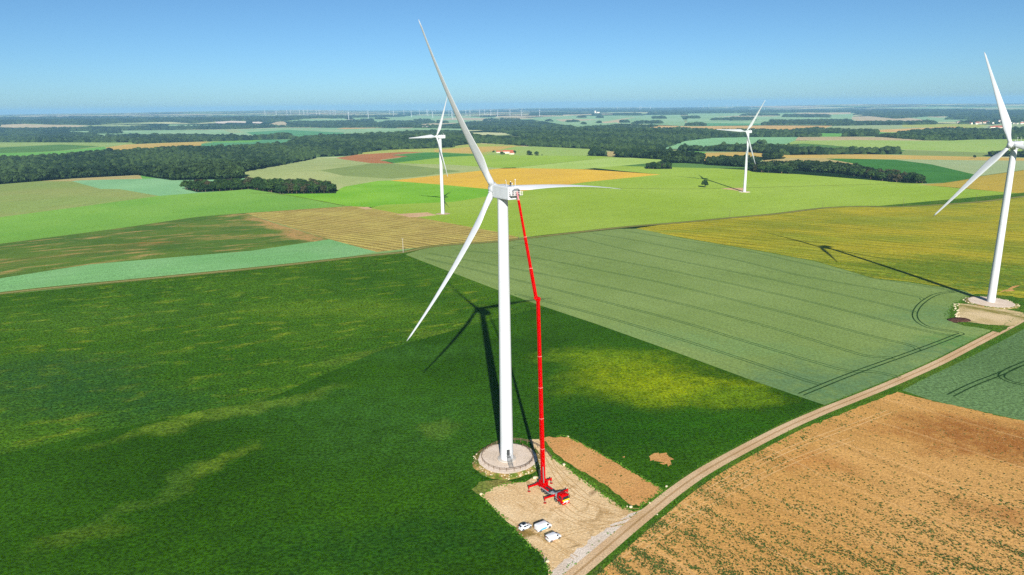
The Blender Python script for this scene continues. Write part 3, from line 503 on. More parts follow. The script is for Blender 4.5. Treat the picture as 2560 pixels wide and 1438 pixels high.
FARWOODS = [
 [(-300, 325), (0, 324), (176, 326), (430, 325), (574, 323.5), (707, 319), (860, 319.5), (1045, 319.5), (1154, 322), (1184, 326), (1184, 322), (1040, 315), (1050, 311), (1085, 308), (1085, 304), (975, 304), (945, 309), (930, 305), (890, 302), (860, 304), (740, 305), (720, 311), (724, 316), (581, 315), (430, 318), (193, 321), (0, 323)],
 [(-300, 316), (0, 312), (76, 309.5), (215, 313), (300, 308), (425, 305), (480, 309), (539, 304.6), (600, 301), (665, 306), (715, 303), (760, 297), (860, 295), (1000, 292.5), (1030, 289), (860, 289.5), (640, 291), (430, 293), (200, 293), (100, 294), (-300, 297)],
 [(223, 334.5), (300, 334), (307, 331), (280, 329), (225, 329)],
 [(941, 298.5), (975, 298.5), (975, 296.5), (943, 296.5)], [(1036, 302), (1077, 302), (1077, 299.5), (1040, 299.5)], [(902, 302), (935, 302), (935, 299.5), (904, 299.5)], [(1092, 309), (1123, 308), (1120, 305), (1094, 305)],
 [(1201, 293.5), (1238, 293.5), (1236, 291), (1205, 291)], [(1209, 301.5), (1246, 301), (1244, 298.5), (1212, 299)], [(1251, 303), (1300, 303), (1298, 298), (1255, 298)],
 [(1327, 289), (1408, 289), (1405, 281), (1330, 281)], [(1446, 294.5), (1465, 294.5), (1463, 291.5), (1448, 291.5)], [(1493, 295), (1510, 295), (1508, 291.5), (1495, 291.5)], [(1480, 290), (1505, 290), (1503, 286), (1482, 286)],
 [(1535, 289), (1609, 289), (1600, 284.5), (1540, 284.5)], [(1620, 286), (1720, 286), (1720, 282), (1625, 283)], [(1633, 297), (1668, 297), (1666, 293), (1635, 293)], [(1366, 304), (1384, 304), (1382, 300.5), (1368, 301)], [(1418, 306), (1448, 305), (1446, 302.5), (1420, 303)],
 [(1455, 311), (1468, 311), (1466, 308.5), (1457, 308.5)], [(1493, 308), (1505, 308), (1503, 305), (1495, 305)], [(1552, 307), (1576, 307), (1574, 302.5), (1554, 302.5)], [(1580, 310), (1658, 309), (1650, 304.5), (1590, 305)],
 [(1718, 296.5), (1749, 296.5), (1747, 292), (1722, 292)], [(1777, 301), (1830, 301), (1826, 296.5), (1785, 297)], [(1824, 302), (1893, 301), (1885, 295), (1830, 295)], [(1715, 315), (1767, 315), (1765, 310), (1720, 310)],
 [(1905, 313), (2026, 312), (2137, 314), (2140, 309), (2030, 309), (2137, 306), (2120, 301), (1923, 303), (1930, 307), (1905, 310)], [(1958, 293), (2078, 294), (2070, 288), (1965, 287)], [(2130, 313), (2224, 313), (2340, 311), (2338, 306), (2224, 306), (2135, 308)],
 [(2170, 290), (2240, 297), (2320, 292), (2380, 291), (2365, 299), (2560, 301), (2800, 300), (2800, 276), (2560, 277), (2420, 275), (2280, 274), (2150, 277), (2130, 282)],
 [(1300, 276), (1500, 280), (1700, 281), (1850, 283), (2000, 281), (2150, 280), (2150, 275), (1900, 275), (1700, 271), (1500, 272), (1300, 273)],
 [(1000, 287), (1300, 280), (1300, 276), (1000, 283)],
 [(1850, 290), (1950, 289), (1950, 285.5), (1860, 286)], [(2400, 311), (2450, 308), (2500, 309), (2498, 304), (2400, 305)], [(2508, 309), (2560, 306), (2700, 306), (2700, 302), (2508, 303)],
]
for nm, pts in WOODS: P('forest_floor', 'forest_floor', pts)
for pts in FARWOODS: P('forest_floor', 'forest_floor', pts)

def area2(p): x, y = p[:, 0], p[:, 1]; return float((x*np.roll(y, -1)-y*np.roll(x, -1)).sum()/2)
def outline(pts, rough=0.0):
    q = []; n = len(pts)
    for i in range(n):
        a, b = np.array(pts[i], float), np.array(pts[(i+1) % n], float); L = np.linalg.norm(b-a)
        stepx = (3.5 if rough >= .45 else 9.0) if rough else 22.0
        k = max(1, int(L/stepx)); k = min(k, 60)
        q += [a+(b-a)*j/k for j in range(k)]
    w_ = world(q)
    if rough:
        w_ = w_ + rng.normal(0, rough, w_.shape)
    return w_
def dedupe(w_, eps=.05):
    out = [w_[0]]
    for p in w_[1:]:
        if np.linalg.norm(p-out[-1]) > eps: out.append(p)
    if np.linalg.norm(out[0]-out[-1]) < eps: out.pop()
    return np.array(out)
cv, cf, info = [], [], []
for mk, nm, lab, pts, rough, wp in POLY:
    w_ = wp() if wp is not None else outline(pts, rough)
    w_ = dedupe(np.asarray(w_))
    if area2(w_) < 0: w_ = w_[::-1]
    s0 = len(cv); cv += [Vector((float(p[0]), float(p[1]))) for p in w_]; cf.append(list(range(s0, s0+len(w_)))); info.append((mk, nm, lab))
# terrain sample points
rs = [0]; r = 60.0
while r < 30000: rs.append(r); r *= 1.06
for i, r in enumerate(rs):
    if r == 0: cv.append(Vector((0, 0))); continue
    for a in np.arange(-180, 180, 1.5):
        if abs(a) > 48 and (round(a/1.5) % 6): continue
        aa = R(a+.75*(i % 2)); cv.append(Vector((r*math.sin(aa), r*math.cos(aa))))
for r in (30000,):
    for a in range(0, 360, 6): cv.append(Vector((r*math.sin(R(a)), r*math.cos(R(a)))))
print('cdt in', len(cv), len(cf), time.time()-T0)
ov, oe, of, _, _, off = delaunay_2d_cdt(cv, [], cf, 0, 1e-3)
print('cdt out', len(ov), len(of), time.time()-T0)
GX = np.array([(v.x, v.y) for v in ov]); GZ = hgt(GX[:, 0], GX[:, 1]); G3 = np.column_stack([GX, GZ])
TR3 = np.array([list(f) for f in of], np.int64); CEN = GX[TR3].mean(1); pick = np.full(len(TR3), -1)
for pi, fc in enumerate(cf):                      # painter's order: the last outline that holds a triangle owns it
    pw = np.array([(cv[i].x, cv[i].y) for i in fc]); lo, hi = pw.min(0), pw.max(0)
    idx = np.where((CEN >= lo).all(1) & (CEN <= hi).all(1))[0]
    if not len(idx): continue
    cx, cy = CEN[idx, 0], CEN[idx, 1]; ins = np.zeros(len(idx), bool)
    x1, y1 = pw[:, 0], pw[:, 1]; x2, y2 = np.roll(x1, -1), np.roll(y1, -1)
    for a, b, c_, d in zip(x1, y1, x2, y2):
        if b == d: continue
        ins ^= ((b > cy) != (d > cy)) & (cx < (c_-a)*(cy-b)/(d-b)+a)
    pick[idx[ins]] = pi
e_ = 4.0
nx = (hgt(GX[:, 0]-e_, GX[:, 1])-hgt(GX[:, 0]+e_, GX[:, 1]))/(2*e_); ny = (hgt(GX[:, 0], GX[:, 1]-e_)-hgt(GX[:, 0], GX[:, 1]+e_))/(2*e_)
NN = np.column_stack([nx, ny, np.ones(len(nx))]); NN /= np.linalg.norm(NN, axis=1)[:, None]
def ground_mesh(name, tris, mt, label):
    T = np.array(tris, np.int32); ids, inv = np.unique(T.ravel(), return_inverse=True)
    o = mesh_np(name, G3[ids], inv.reshape(-1, 3), mt, smooth=True)
    if len(o.data.vertices) == len(ids): o.data.normals_split_custom_set_from_vertices([tuple(v) for v in NN[ids]])
    tag(o, label or None, None, None, 'structure'); return o
groups = {}
for t, p in zip(of, pick):
    if p < 0: key = ('far_farmland', 'ground', 'open farmland reaching to the hazy horizon', 0)
    else:
        mk, nm, lab = info[p]
        key = (mk, nm, lab, p if nm not in ('tramline', 'forest_floor', 'verge', 'wheel_marks') or (lab and nm != 'wheel_marks') else 0)
    groups.setdefault(key, []).append(t)
MID = {'tramline': 'dark tractor wheel ruts in the crops', 'forest_floor': 'shaded ground under the trees', 'verge': 'grassy strip along a field edge'}
for (mk, nm, lab, _), tris in groups.items():
    ground_mesh(nm, tris, M[mk], lab or MID.get(nm) or 'far-off strip of farmland')
print('ground', time.time()-T0)

# ------------------------------------------------------------------ trees and woods
def foliage_mat(name, a, b, dark, per='obj', rough=.85):
    mt = principled(name, C(a), rough, spec=.15); g = N(mt)
    if per == 'obj': rnd = g.n('ShaderNodeObjectInfo').outputs['Random']
    else:
        at = g.n('ShaderNodeAttribute', attribute_name='shade'); rnd = at.outputs['Fac']
    col = g.mix(g.ramp(rnd, .1, .9), C(a), C(b))
    at2 = g.n('ShaderNodeAttribute', attribute_name='leafshade')
    col = g.mix(g.ramp(at2.outputs['Fac'], 0, 1, .0, .45), col, C(dark))
    g.t.links.new(col, g.b.inputs['Base Color']); return mt
mLeaf = foliage_mat('tree_leaves', '#39541f', '#213c16', '#15280e')
mLeafBrown = foliage_mat('tree_leaves_brown', '#4c4630', '#3b4227', '#282818')
mWood = foliage_mat('woodland_leaves', '#3d5428', '#182e14', '#0f1c0a', per='attr')
mBark = principled('bark', C('#6a5a48'), .9)
def set_attr(o, name, vals, dom='POINT'):
    a = o.data.attributes.new(name, 'FLOAT', dom); a.data.foreach_set('value', np.asarray(vals, np.float32))
def lobes(seed, hgt_=1.0, wid=.38, n=8):
    r_ = np.random.default_rng(seed); L = []
    L.append((np.array([0, 0, .58]), np.array([wid*.78, wid*.78, .36])))
    for i in range(n):
        a = 2*math.pi*i/n + r_.uniform(-.3, .3); z = r_.uniform(.34, .80); rr = wid*.62*(1-.5*abs(z-.5))
        L.append((np.array([math.cos(a)*rr, math.sin(a)*rr, z]), np.array([1, 1, .85])*r_.uniform(.15, .23)))
    return L
def crown(seed, nleaf=260, size=.085, wid=.38):
    """leaf clumps spread over the lobes of a unit-height tree"""
    r_ = np.random.default_rng(seed+100); L = lobes(seed, wid=wid); V = []; F = []; S = []
    vol = np.array([l[1].prod() for l in L])**.6; vol /= vol.sum()
    for i in range(nleaf):
        c, s = L[r_.choice(len(L), p=vol)]
        d = r_.normal(size=3); d /= np.linalg.norm(d); rad = r_.uniform(.62, 1.08)
        p = c + d*s*rad
        n = d + r_.normal(0, .45, 3); n /= np.linalg.norm(n)
        t = np.cross(n, r_.normal(size=3)); t /= np.linalg.norm(t); b = np.cross(n, t); sz = size*r_.uniform(.6, 1.25)
        k = len(V); sh = r_.uniform()
        for u, v in ((-1, -.6), (.1, -1), (1, .1), (.3, 1), (-.7, .7)): V.append(p+t*u*sz+b*v*sz*.8+n*r_.uniform(-.25, .25)*sz); S.append(sh)
        F.append([k, k+1, k+2, k+3, k+4])
    return np.array(V), F, S
def trunk_mb():
    mb = MB(); mb.tube((0, 0, -.03), (0.005, 0, .45), .028, .015, 7)
    for a in (0.3, 2.4, 4.4): mb.tube((0, 0, .28), (.14*math.cos(a), .14*math.sin(a), .52), .012, .006, 5)
    return mb
CROWNS = []
for k in range(6):
    V, F, S = crown(k, 300 if k < 4 else 240, wid=.40 if k % 2 else .34)
    o = mesh_np('crown', V, F, mLeaf if k < 5 else mLeafBrown, link=False); set_attr(o, 'leafshade', S); CROWNS.append(o.data)
tk = trunk_mb(); TRUNK = mesh_np('trunk', tk.v, tk.f, mBark, link=False).data
def tree(x, y, h, k, label, group, wide=1.0, z=None, name='broadleaf_tree', cat='tree'):
    z = float(hgt(x, y)) if z is None else z
    t = empty(name, (x, y, z), random.uniform(0, 6.28)); tag(t, label, cat, group)
    for nm, me in (('trunk', TRUNK), ('crown', CROWNS[k])):
        c = bpy.data.objects.new(nm, me); COL.objects.link(c); c.parent = t; c.scale = (h*wide, h*wide, h)
    return t
def inside(pts, poly):
    x, y = pts[:, 0], pts[:, 1]; ins = np.zeros(len(pts), bool); x1, y1 = poly[:, 0], poly[:, 1]; x2, y2 = np.roll(x1, -1), np.roll(y1, -1)
    for a, b, c_, d in zip(x1, y1, x2, y2):
        if b == d: continue
        ins ^= ((b > y) != (d > y)) & (x < (c_-a)*(y-b)/(d-b)+a)
    return ins
def scatter(poly, s, jit=.38):
    """jittered grid whose cell grows with distance: s(r)"""
    r = np.hypot(poly[:, 0], poly[:, 1]); a = np.arctan2(poly[:, 0], poly[:, 1]); out = []; q = r.min()
    while q < r.max():
        c_ = s(q); na = max(1, int((a.max()-a.min())*q/c_)); aa = a.min()+(np.arange(na)+.5+rng.uniform(-jit, jit, na))*c_/q
        rr = q+rng.uniform(-jit, jit, na)*c_; out.append(np.column_stack([rr*np.sin(aa), rr*np.cos(aa), np.full(na, c_)])); q += c_
    P_ = np.concatenate(out) if out else np.zeros((0, 3)); return P_[inside(P_, poly)]
# blob templates for the woods: a lumpy dome of small facets
def dome(seed, nu=9, nv=4):
    r_ = np.random.default_rng(seed); V = [(0, 0, 1+r_.uniform(-.08, .05))]; F = []
    for j in range(1, nv+1):
        ph = j/nv*1.75; off_ = (j % 2)*.5
        for i in range(nu):
            a = 2*math.pi*(i+off_+r_.uniform(-.25, .25))/nu; rr = math.sin(min(ph, 1.75))*r_.uniform(.78, 1.18)
            V.append((rr*math.cos(a), rr*math.sin(a), math.cos(ph)*r_.uniform(.85, 1.15)*(1 if j < nv else 1.0)))
    for i in range(nu): F.append((0, 1+i, 1+(i+1) % nu))
    for j in range(1, nv):
        for i in range(nu):
            a, b = 1+(j-1)*nu+i, 1+(j-1)*nu+(i+1) % nu; c_, d = a+nu, b+nu
            F += [(a, c_, b), (b, c_, d)] if j % 2 else [(a, c_, d), (a, d, b)]
    return np.array(V), np.array(F)
DOMES = [dome(k) for k in range(7)]; DOMES_FAR = [dome(20+k, 6, 2) for k in range(5)]
LEAFY = []
for k in range(4):
    V, F, S = crown(40+k, 110, .13, wid=.42)
    F = np.array([[f[0], f[1], f[2]] for f in F]+[[f[0], f[2], f[3]] for f in F]+[[f[0], f[3], f[4]] for f in F]); LEAFY.append((V, F, np.array(S)))
def wood_mesh(poly, name, label, hmul=1.0):
    pts = scatter(poly, lambda r: max(5.6, r/205))
    if not len(pts): return 0
    z = hgt(pts[:, 0], pts[:, 1]); VV, FF, SS, LS = [], [], [], []; n0 = 0
    sh = .5+.25*np.sin(pts[:, 0]/70+pts[:, 1]/110)+rng.uniform(-.45, .45, len(pts)); r = np.hypot(pts[:, 0], pts[:, 1])
    leafy = r < 1750
    for sel, bank, kind in ((leafy, LEAFY, 0), (~leafy & (r < 4200), DOMES, 1), (r >= 4200, DOMES_FAR, 2)):
        ids = np.where(sel)[0]
        for k in range(len(bank)):
            ii = ids[k::len(bank)]
            if not len(ii): continue
            T = bank[k]; V, F = T[0], T[1]; n = len(ii)
            a = rng.uniform(0, 6.28, n); ca, sa = np.cos(a)[:, None], np.sin(a)[:, None]; c_ = pts[ii, 2][:, None]
            H = (rng.uniform(7.5, 16, n)*hmul*np.where(rng.uniform(size=n) < .08, 1.3, 1)*(1+.12*np.sin(pts[ii, 0]/55)*np.sin(pts[ii, 1]/80)))[:, None]
            if kind == 0:
                sx = H*rng.uniform(.75, 1.35, (n, 1)); X = (V[:, 0]*ca-V[:, 1]*sa)*sx; Y = (V[:, 0]*sa+V[:, 1]*ca)*sx; Z = V[:, 2]*H
            else:
                sx = c_*.66*rng.uniform(.7, 1.45, (n, 1)); X = (V[:, 0]*ca-V[:, 1]*sa)*sx; Y = (V[:, 0]*sa+V[:, 1]*ca)*sx
                top = np.maximum(H*.45, np.minimum(sx*.95, H)); Z = H+(V[:, 2]-1)*top
            q = np.stack([X+pts[ii, 0][:, None], Y+pts[ii, 1][:, None], Z+z[ii][:, None]], 2).reshape(-1, 3)
            f = (F[None]+(np.arange(n)*len(V))[:, None, None]).reshape(-1, 3)+n0
            VV.append(q); FF.append(f); SS.append(np.repeat(sh[ii], len(V)))
            LS.append(np.tile(T[2], n) if kind == 0 else rng.uniform(0, 1, n*len(V))); n0 += len(q)
    V = np.concatenate(VV); F = np.concatenate(FF)
    o = mesh_np(name, V, F, mWood); set_attr(o, 'shade', np.clip(np.concatenate(SS), 0, 1)); set_attr(o, 'leafshade', np.concatenate(LS))
    tag(o, label, 'wood', None, 'stuff'); return len(F)
WL = {'left': 'big dark green wood filling the left middle distance', 'left_back': 'dark wood behind the pale strip on the left', 'central': 'broad dark wood filling the valley in the centre',
      'right': 'dense dark wood in front of the village on the right', 'hedgerow': 'long dark hedgerow behind the middle turbine', 'hedge_back': 'short low line of bushes in the mint green field'}
INDIV = {'copse': ('broadleaf tree standing in the long copse on the bright green field', 'trees of the long copse', 8.5, 13),
         'hedge_right': ('dark broadleaf tree in the hedgerow between the yellow green and emerald fields', 'trees of the right hedgerow', 11, 13),
         'grove_mid': ('dark broadleaf tree in the grove just behind the middle turbine', 'trees of the grove behind the middle turbine', 11, 12)}
tot = 0; ntree = 0; CAND = []
SMALL = {1612: ('dark tree in the oval clump left of the middle turbine', 'oval clump'), 1319: ('dark tree in the small clump right of the farm', 'clump by the farm'), 1338: ('dark tree in the small clump right of the farm', 'clump by the farm'),
         1907: ('dark tree in the small grove right of the middle turbine', 'grove by the middle turbine'), 2474: ('dark tree in the clump behind the right turbine', 'clump behind the right turbine')}
for nm, pts in WOODS:
    poly = outline(pts)
    if area2(poly) < 0: poly = poly[::-1]
    if nm in INDIV: lab, grp, sp, hh = INDIV[nm]
    elif nm in WL: tot += wood_mesh(poly, 'woodland', WL[nm]); continue
    elif nm == 'hedge_centre': tot += wood_mesh(poly, 'woodland', 'dark hedgerow running from the centre to the middle turbine'); continue
    elif nm == 'grove_left': tot += wood_mesh(poly, 'woodland', 'dark trees at the left end of the central hedgerow'); continue
    else: (lab, grp), sp, hh = SMALL[int(pts[0][0])], 10, 10
    for (x, y, _) in scatter(poly, lambda r: sp, .32): CAND.append((math.hypot(x, y), x, y, hh, lab, grp, nm))
CAND.sort(); NIND = 285
for i, (_, x, y, hh, lab, grp, nm) in enumerate(CAND):
    if i < NIND or grp in ('clump by the farm', 'oval clump'):
        tree(x, y, random.uniform(.78, 1.12)*hh, random.choice((0, 1, 2, 3, 4)) if random.random() > .12 else 5, lab, grp, random.uniform(1.0, 1.3)); ntree += 1
def leafy_mass(pts, hh, name, label):
    VV, FF, SS, LS, n0 = [], [], [], [], 0
    for i, (x, y) in enumerate(pts):
        V, F, S = LEAFY[i % 4]; a = random.uniform(0, 6.28); h = random.uniform(.78, 1.12)*hh; w_ = h*random.uniform(1.05, 1.35)
        X = V[:, 0]*math.cos(a)-V[:, 1]*math.sin(a); Y = V[:, 0]*math.sin(a)+V[:, 1]*math.cos(a)
        VV.append(np.column_stack([X*w_+x, Y*w_+y, V[:, 2]*h+float(hgt(x, y))])); FF.append(F+n0); n0 += len(V); SS.append(np.full(len(V), random.random())); LS.append(S)
    o = mesh_np(name, np.concatenate(VV), np.concatenate(FF), mWood); set_attr(o, 'shade', np.concatenate(SS)); set_attr(o, 'leafshade', np.concatenate(LS)); tag(o, label, 'wood', None, 'stuff')
rest = [c_ for i, c_ in enumerate(CAND) if i >= NIND and c_[5] not in ('clump by the farm', 'oval clump')]
for g_, lab in (('trees of the long copse', 'farther trees of the long copse'), ('trees of the right hedgerow', 'farther trees of the hedgerow beside the emerald field'), ('trees of the grove behind the middle turbine', 'trees of the grove behind the middle turbine'),
                ('grove by the middle turbine', 'small grove right of the middle turbine'), ('clump behind the right turbine', 'clump of trees behind the right turbine')):
    q = [(c_[1], c_[2]) for c_ in rest if c_[5] == g_]
    if q: leafy_mass(q, 12, 'woodland', lab)
for i, pts in enumerate(FARWOODS):
    poly = outline(pts)
    if area2(poly) < 0: poly = poly[::-1]
    tot += wood_mesh(poly, 'woodland', 'distant hazy wood among far fields', 1.1)
# lone trees
for (px, py, h, lab) in ((1762, 469, 13, 'lone dark tree standing in the yellow green field'), (2436, 396.5, 9, 'single round tree on the golden strip left of the right turbine'),
                         (1355, 389.5, 4, 'small bush right of the farm clump')):
    x, y, z = W1(px, py); tree(x, y, h, random.randrange(4), lab, None, 1.0)
print('trees', ntree, 'wood faces', tot, time.time()-T0)

# ------------------------------------------------------------------ wind turbines
def wind_white():
    mt = principled('turbine_white', (.6, .6, .6, 1), .42, spec=.35); g = N(mt)
    v = g.mapping(g.n('ShaderNodeTexCoord').outputs['Object'], sc=(1, 1, .12))
    n = g.noise(v, .8, 4, .6); col = g.mix(g.ramp(n, .35, .75), (.53, .55, .57, 1), (.46, .48, .50, 1)); g.t.links.new(col, g.b.inputs['Base Color']); return mt
mWhite = wind_white(); mSeam = principled('seam_grey', C('#b9c0c4'), .5); mDark = principled('dark_grey', C('#33373a'), .6); mSteel = principled('galvanised_steel', C('#9a9fa2'), .45, .6)
mRedLamp = principled('lamp_red', C('#a02020'), .4)
def blade_mesh(L, name='blade', bend=1.2, pre=0.0, n=26, m=14):
    """root at origin along +Z; chord along X at pitch 0; flap (prebend) along +Y, edgewise sweep along +X"""
    V = []; F = []
    for i in range(n+1):
        t = i/n; r = L*t
        if t < .03: ch, th = 1.9, 1.9
        elif t < .20: k = (t-.03)/.17; k = k*k*(3-2*k); ch = 1.9+(4.1-1.9)*k; th = 1.9+(1.1-1.9)*k
        else: k = (t-.20)/.80; ch = .75+3.35*(1-k)**1.35; th = ch*(.28-.04*k)
        if i == n: ch, th = .3, .06
        tw = R(14)*(1-t)**2
        for j in range(m):
            a = 2*math.pi*j/m; x = math.cos(a); y = math.sin(a)
            circ = 1-min(1, max(0, (t-.03)/.18))
            xx = x*ch/2; yy = y*th/2*(circ+(1-circ)*(.62+.38*x))
            xx += (1-circ)*(-.20*ch)
            X = xx*math.cos(tw)-yy*math.sin(tw); Y = xx*math.sin(tw)+yy*math.cos(tw)
            V.append((X, Y+pre*t*t, r))
            V[-1] = (V[-1][0], V[-1][1]+bend*(4*t*(1-t)), r)
    for i in range(n):
        for j in range(m): F.append([i*m+j, i*m+(j+1) % m, (i+1)*m+(j+1) % m, (i+1)*m+j])
    F.append(list(range(m))[::-1]); F.append(list(range(n*m, (n+1)*m)))
    me = bpy.data.meshes.new(name); me.from_pydata(V, [], F); me.materials.append(mWhite)
    me.polygons.foreach_set('use_smooth', [True]*len(me.polygons)); me.update(); return me
def child(name, me, parent, mat=None, M=None):
    o = bpy.data.objects.new(name, me); COL.objects.link(o); o.parent = parent
    if M is not None: o.matrix_local = M
    return o
def frame(x, y, z, loc):
    m_ = Matrix((x, y, z)).transposed().to_4x4(); m_.translation = loc; return m_
NAC_TILT = R(5)
def turbine(loc, psi, phi, pitch, L, label, group=None, H=84.4, off=4.4, bend=1.0, pre=0.0, detail=2, order=1, cone=0.0, name='wind_turbine', rb=2.03, rt=1.5, dphi=(0, 0, 0), tilt=NAC_TILT):
    """psi: compass of the rotor axis (hub side) measured from +X; phi: first blade from vertical"""
    t = empty(name, loc); tag(t, label, 'wind turbine', group)
    seg = 40 if detail == 2 else 8
    mb = MB(); top = H-2.0; nz = 24 if detail == 2 else 2
    prof = [(rb+(rt-rb)*(k/nz)**1.05, top*k/nz) for k in range(nz+1)]
    mb.lathe(prof, seg); tw = mb.build('tower', mWhite, t, smooth=40)
    if detail == 2:
        for k in (.24, .52, .80):
            z = top*k; r = rb+(rt-rb)*k; s = MB(); s.lathe([(r+.012, z-.06), (r+.012, z+.06)], seg); s.build('flange_seam', mSeam, tw, smooth=40)
    a = Vector((math.cos(psi), math.sin(psi), 0)); s = Vector((-math.sin(psi), math.cos(psi), 0)); u = Vector((0, 0, 1))
    # nacelle: rounded box, local x forward
    def nm(prof, wid, name, mt, x0, x1, zc, h, taper=1.0, bev=.25):
        mb = MB()
        V = []
        for x, k in ((x0, 1), (x1, taper)):
            for sy, sz in ((-1, -1), (1, -1), (1, 1), (-1, 1)): V.append(Vector((x, sy*wid/2*k, zc+sz*h/2*k)))
        mb.add(V, [[3, 2, 1, 0], [4, 5, 6, 7], [0, 1, 5, 4], [1, 2, 6, 5], [2, 3, 7, 6], [3, 0, 4, 7]])
        return mb
    rot = Matrix.Rotation(psi, 4, 'Z')
    mb = nm(None, 3.75, 'nacelle', mWhite, -5.9, 2.2, H+.15, 3.7); 
    mb2 = nm(None, 3.75, 'x', mWhite, 2.2, 3.0, H+.15, 3.7, .82); mb.add(mb2.v, mb2.f)
    nac = mb.build('nacelle', mWhite, t, bevel=.22 if detail == 2 else 0); nac.matrix_local = rot
    if detail == 2:
        for z, w_ in ((H-1.25, .04), (H+1.35, .04)):
            q = MB()
            for sy in (-1, 1): q.box((-1.9, sy*1.884, z), (7.6, .02, w_))
            e = q.build('panel_seam', mSeam, nac)
        q = MB(); q.box((-1.2, 0, H+2.03), (1.6, 1.1, .1)); q.build('roof_hatch', mSeam, nac, bevel=.03)
        for (x, y, h, lamp) in ((-3.9, 1.2, 1.5, 0), (-5.1, -1.0, 1.7, 1), (-3.2, -1.2, .5, 1)):
            q = MB(); q.tube((x, y, H+1.95), (x, y, H+1.95+h), .07, .05, 8)
            if lamp: q.lathe([(.16, 0), (.17, .18), (.08, .3)], 10, (x, y, H+1.95+h))
            else: q.bar((x-.4, y, H+1.95+h), (x+.4, y, H+1.95+h), .06); q.tube((x+.35, y, H+1.95+h), (x+.35, y, H+2.3+h), .09, .09, 8)
            q.build('wind_sensor' if not lamp else 'beacon_lamp', mSeam if not lamp else mWhite, nac)
        q = MB(); q.tube((0, 0, top-.05), (0, 0, top+.5), rt+.12, rt+.12, 32); q.build('yaw_ring', mSeam, t, smooth=40)
    # hub and blades
    ax = (a*math.cos(tilt)+u*math.sin(tilt)).normalized(); hub = Vector((0, 0, H))+a*off+u*(off*.087)
    hs = ax.cross(u)*-1; hs = u.cross(ax).normalized(); hu = ax.cross(hs).normalized()
    mb = MB(); mb.lathe([(1.35, -1.75), (1.65, -1.2), (1.72, 0), (1.62, .7), (1.25, 1.5), (.7, 1.95), (.12, 2.12)], 28 if detail == 2 else 8)
    hb = mb.build('hub', mWhite, t, smooth=60); hb.matrix_local = frame(hs, hu, ax, hub)
    key = (round(L, 1), bend, pre, detail)
    if key not in BL: BL[key] = blade_mesh(L-1.2, bend=bend, pre=pre, n=26 if detail == 2 else 8, m=16 if detail == 2 else 5)
    for k in range(3):
        tt = phi+order*k*2*math.pi/3+dphi[k]
        d = (hu*math.cos(tt)+hs*math.sin(tt)); d = (d*math.cos(cone)+ax*math.sin(cone)).normalized()
        tg = ax.cross(d).normalized(); axb = d.cross(tg).normalized()*-1; axb = tg.cross(d)*-1
        axb = (ax-d*ax.dot(d)).normalized(); tg = axb.cross(d).normalized()
        # pitch 0: chord along tg, flap +Y along axb; rotating about the blade by pitch
        X = tg*math.cos(pitch)+axb*math.sin(pitch); Y = d.cross(X)
        b = child('blade', BL[key], t, M=frame(X, Y, d, hub+d*1.2))
        if detail == 2:
            q = MB(); q.tube((0, 0, 0), (0, 0, .5), 1.14, 1.14, 28); rr = q.build('blade_root_ring', mSeam, b, smooth=40)
    return t, hub
BL = {}
PAD_Z = 0.85
mainB = near(1267, 1147, PAD_Z)
tm, hubm = turbine(mainB, R(122.9), R(26.25), R(91), 50.8, 'large white wind turbine in the foreground, its nacelle reached by the red crane', bend=1.15, cone=R(1.48), dphi=(.0107, .0005, -.0111), tilt=R(3.7), H=83.6, off=4.5)
nacm = [c_ for c_ in tm.children if c_.name.startswith('nacelle')][0]
q = MB(); q.box((-5.93, -.1, 83.6+.55), (.06, 3.1, 1.75)); q.build('rear_recess_shade', principled('recess_shade_grey', C('#6d7478'), .8), nacm, bevel=.02)  # solid panel; the dark of the open recess is put into its colour
q = MB(); q.box((-5.98, .75, 83.6+.55), (.05, 1.1, 1.6)); q.build('rear_louvre', mWhite, nacm, bevel=.02)
x, y, z = W1(1107, 535); turbine((x, y, z+.3), R(220.9), R(26.3), R(4), 50.6, 'white wind turbine standing behind and left of the foreground turbine', 'three turbines behind', H=84.4, bend=.1, pre=1.2, cone=R(2.5), order=-1)
print('left base', x, y, z)
x, y, z = W1(1861, 480); turbine((x, y, z+.3), R(216.4), R(32), R(4), 50.5, 'white wind turbine in the yellow green field with a shadow beside a lone tree', 'three turbines behind', H=84.4, bend=.1, pre=1.2, cone=R(2.3), order=-1)
print('mid base', x, y, z)
rightB = near(2477, 754, .35)
turbine(rightB, R(214.6), R(337.2), R(4), 51.1, 'tall white wind turbine cut by the right edge of the photo', 'three turbines behind', H=84.4, off=4.7, bend=.1, pre=1.2, cone=R(1.2), order=-1)
FART = [(872, 301), (921, 296), (984, 292), (1029, 293.5), (1070, 291), (1082, 295), (1129, 293), (1132, 299),
        (974.5, 288), (1010, 289), (1049, 288), (1067, 287), (1088, 284), (1105, 282), (1122.5, 290), (1165, 290), (1175, 292), (1199, 291), (1212, 290), (1227, 290), (1244, 291), (1275, 291), (1304, 291), (1349, 290)]
FART2 = [(663, 289.5), (691, 290), (718, 289), (760, 289), (791.5, 289), (799, 289), (826, 289), (727, 287), (749, 287), (770, 287), (833, 287), (838, 287)]
FART3 = [(1543, 276), (1599, 276), (1603, 276), (1626, 274), (1745, 272), (1758, 272), (1772, 270), (1815, 272), (1819, 272), (1832, 269), (1844, 268), (1879, 275), (1911, 276)]
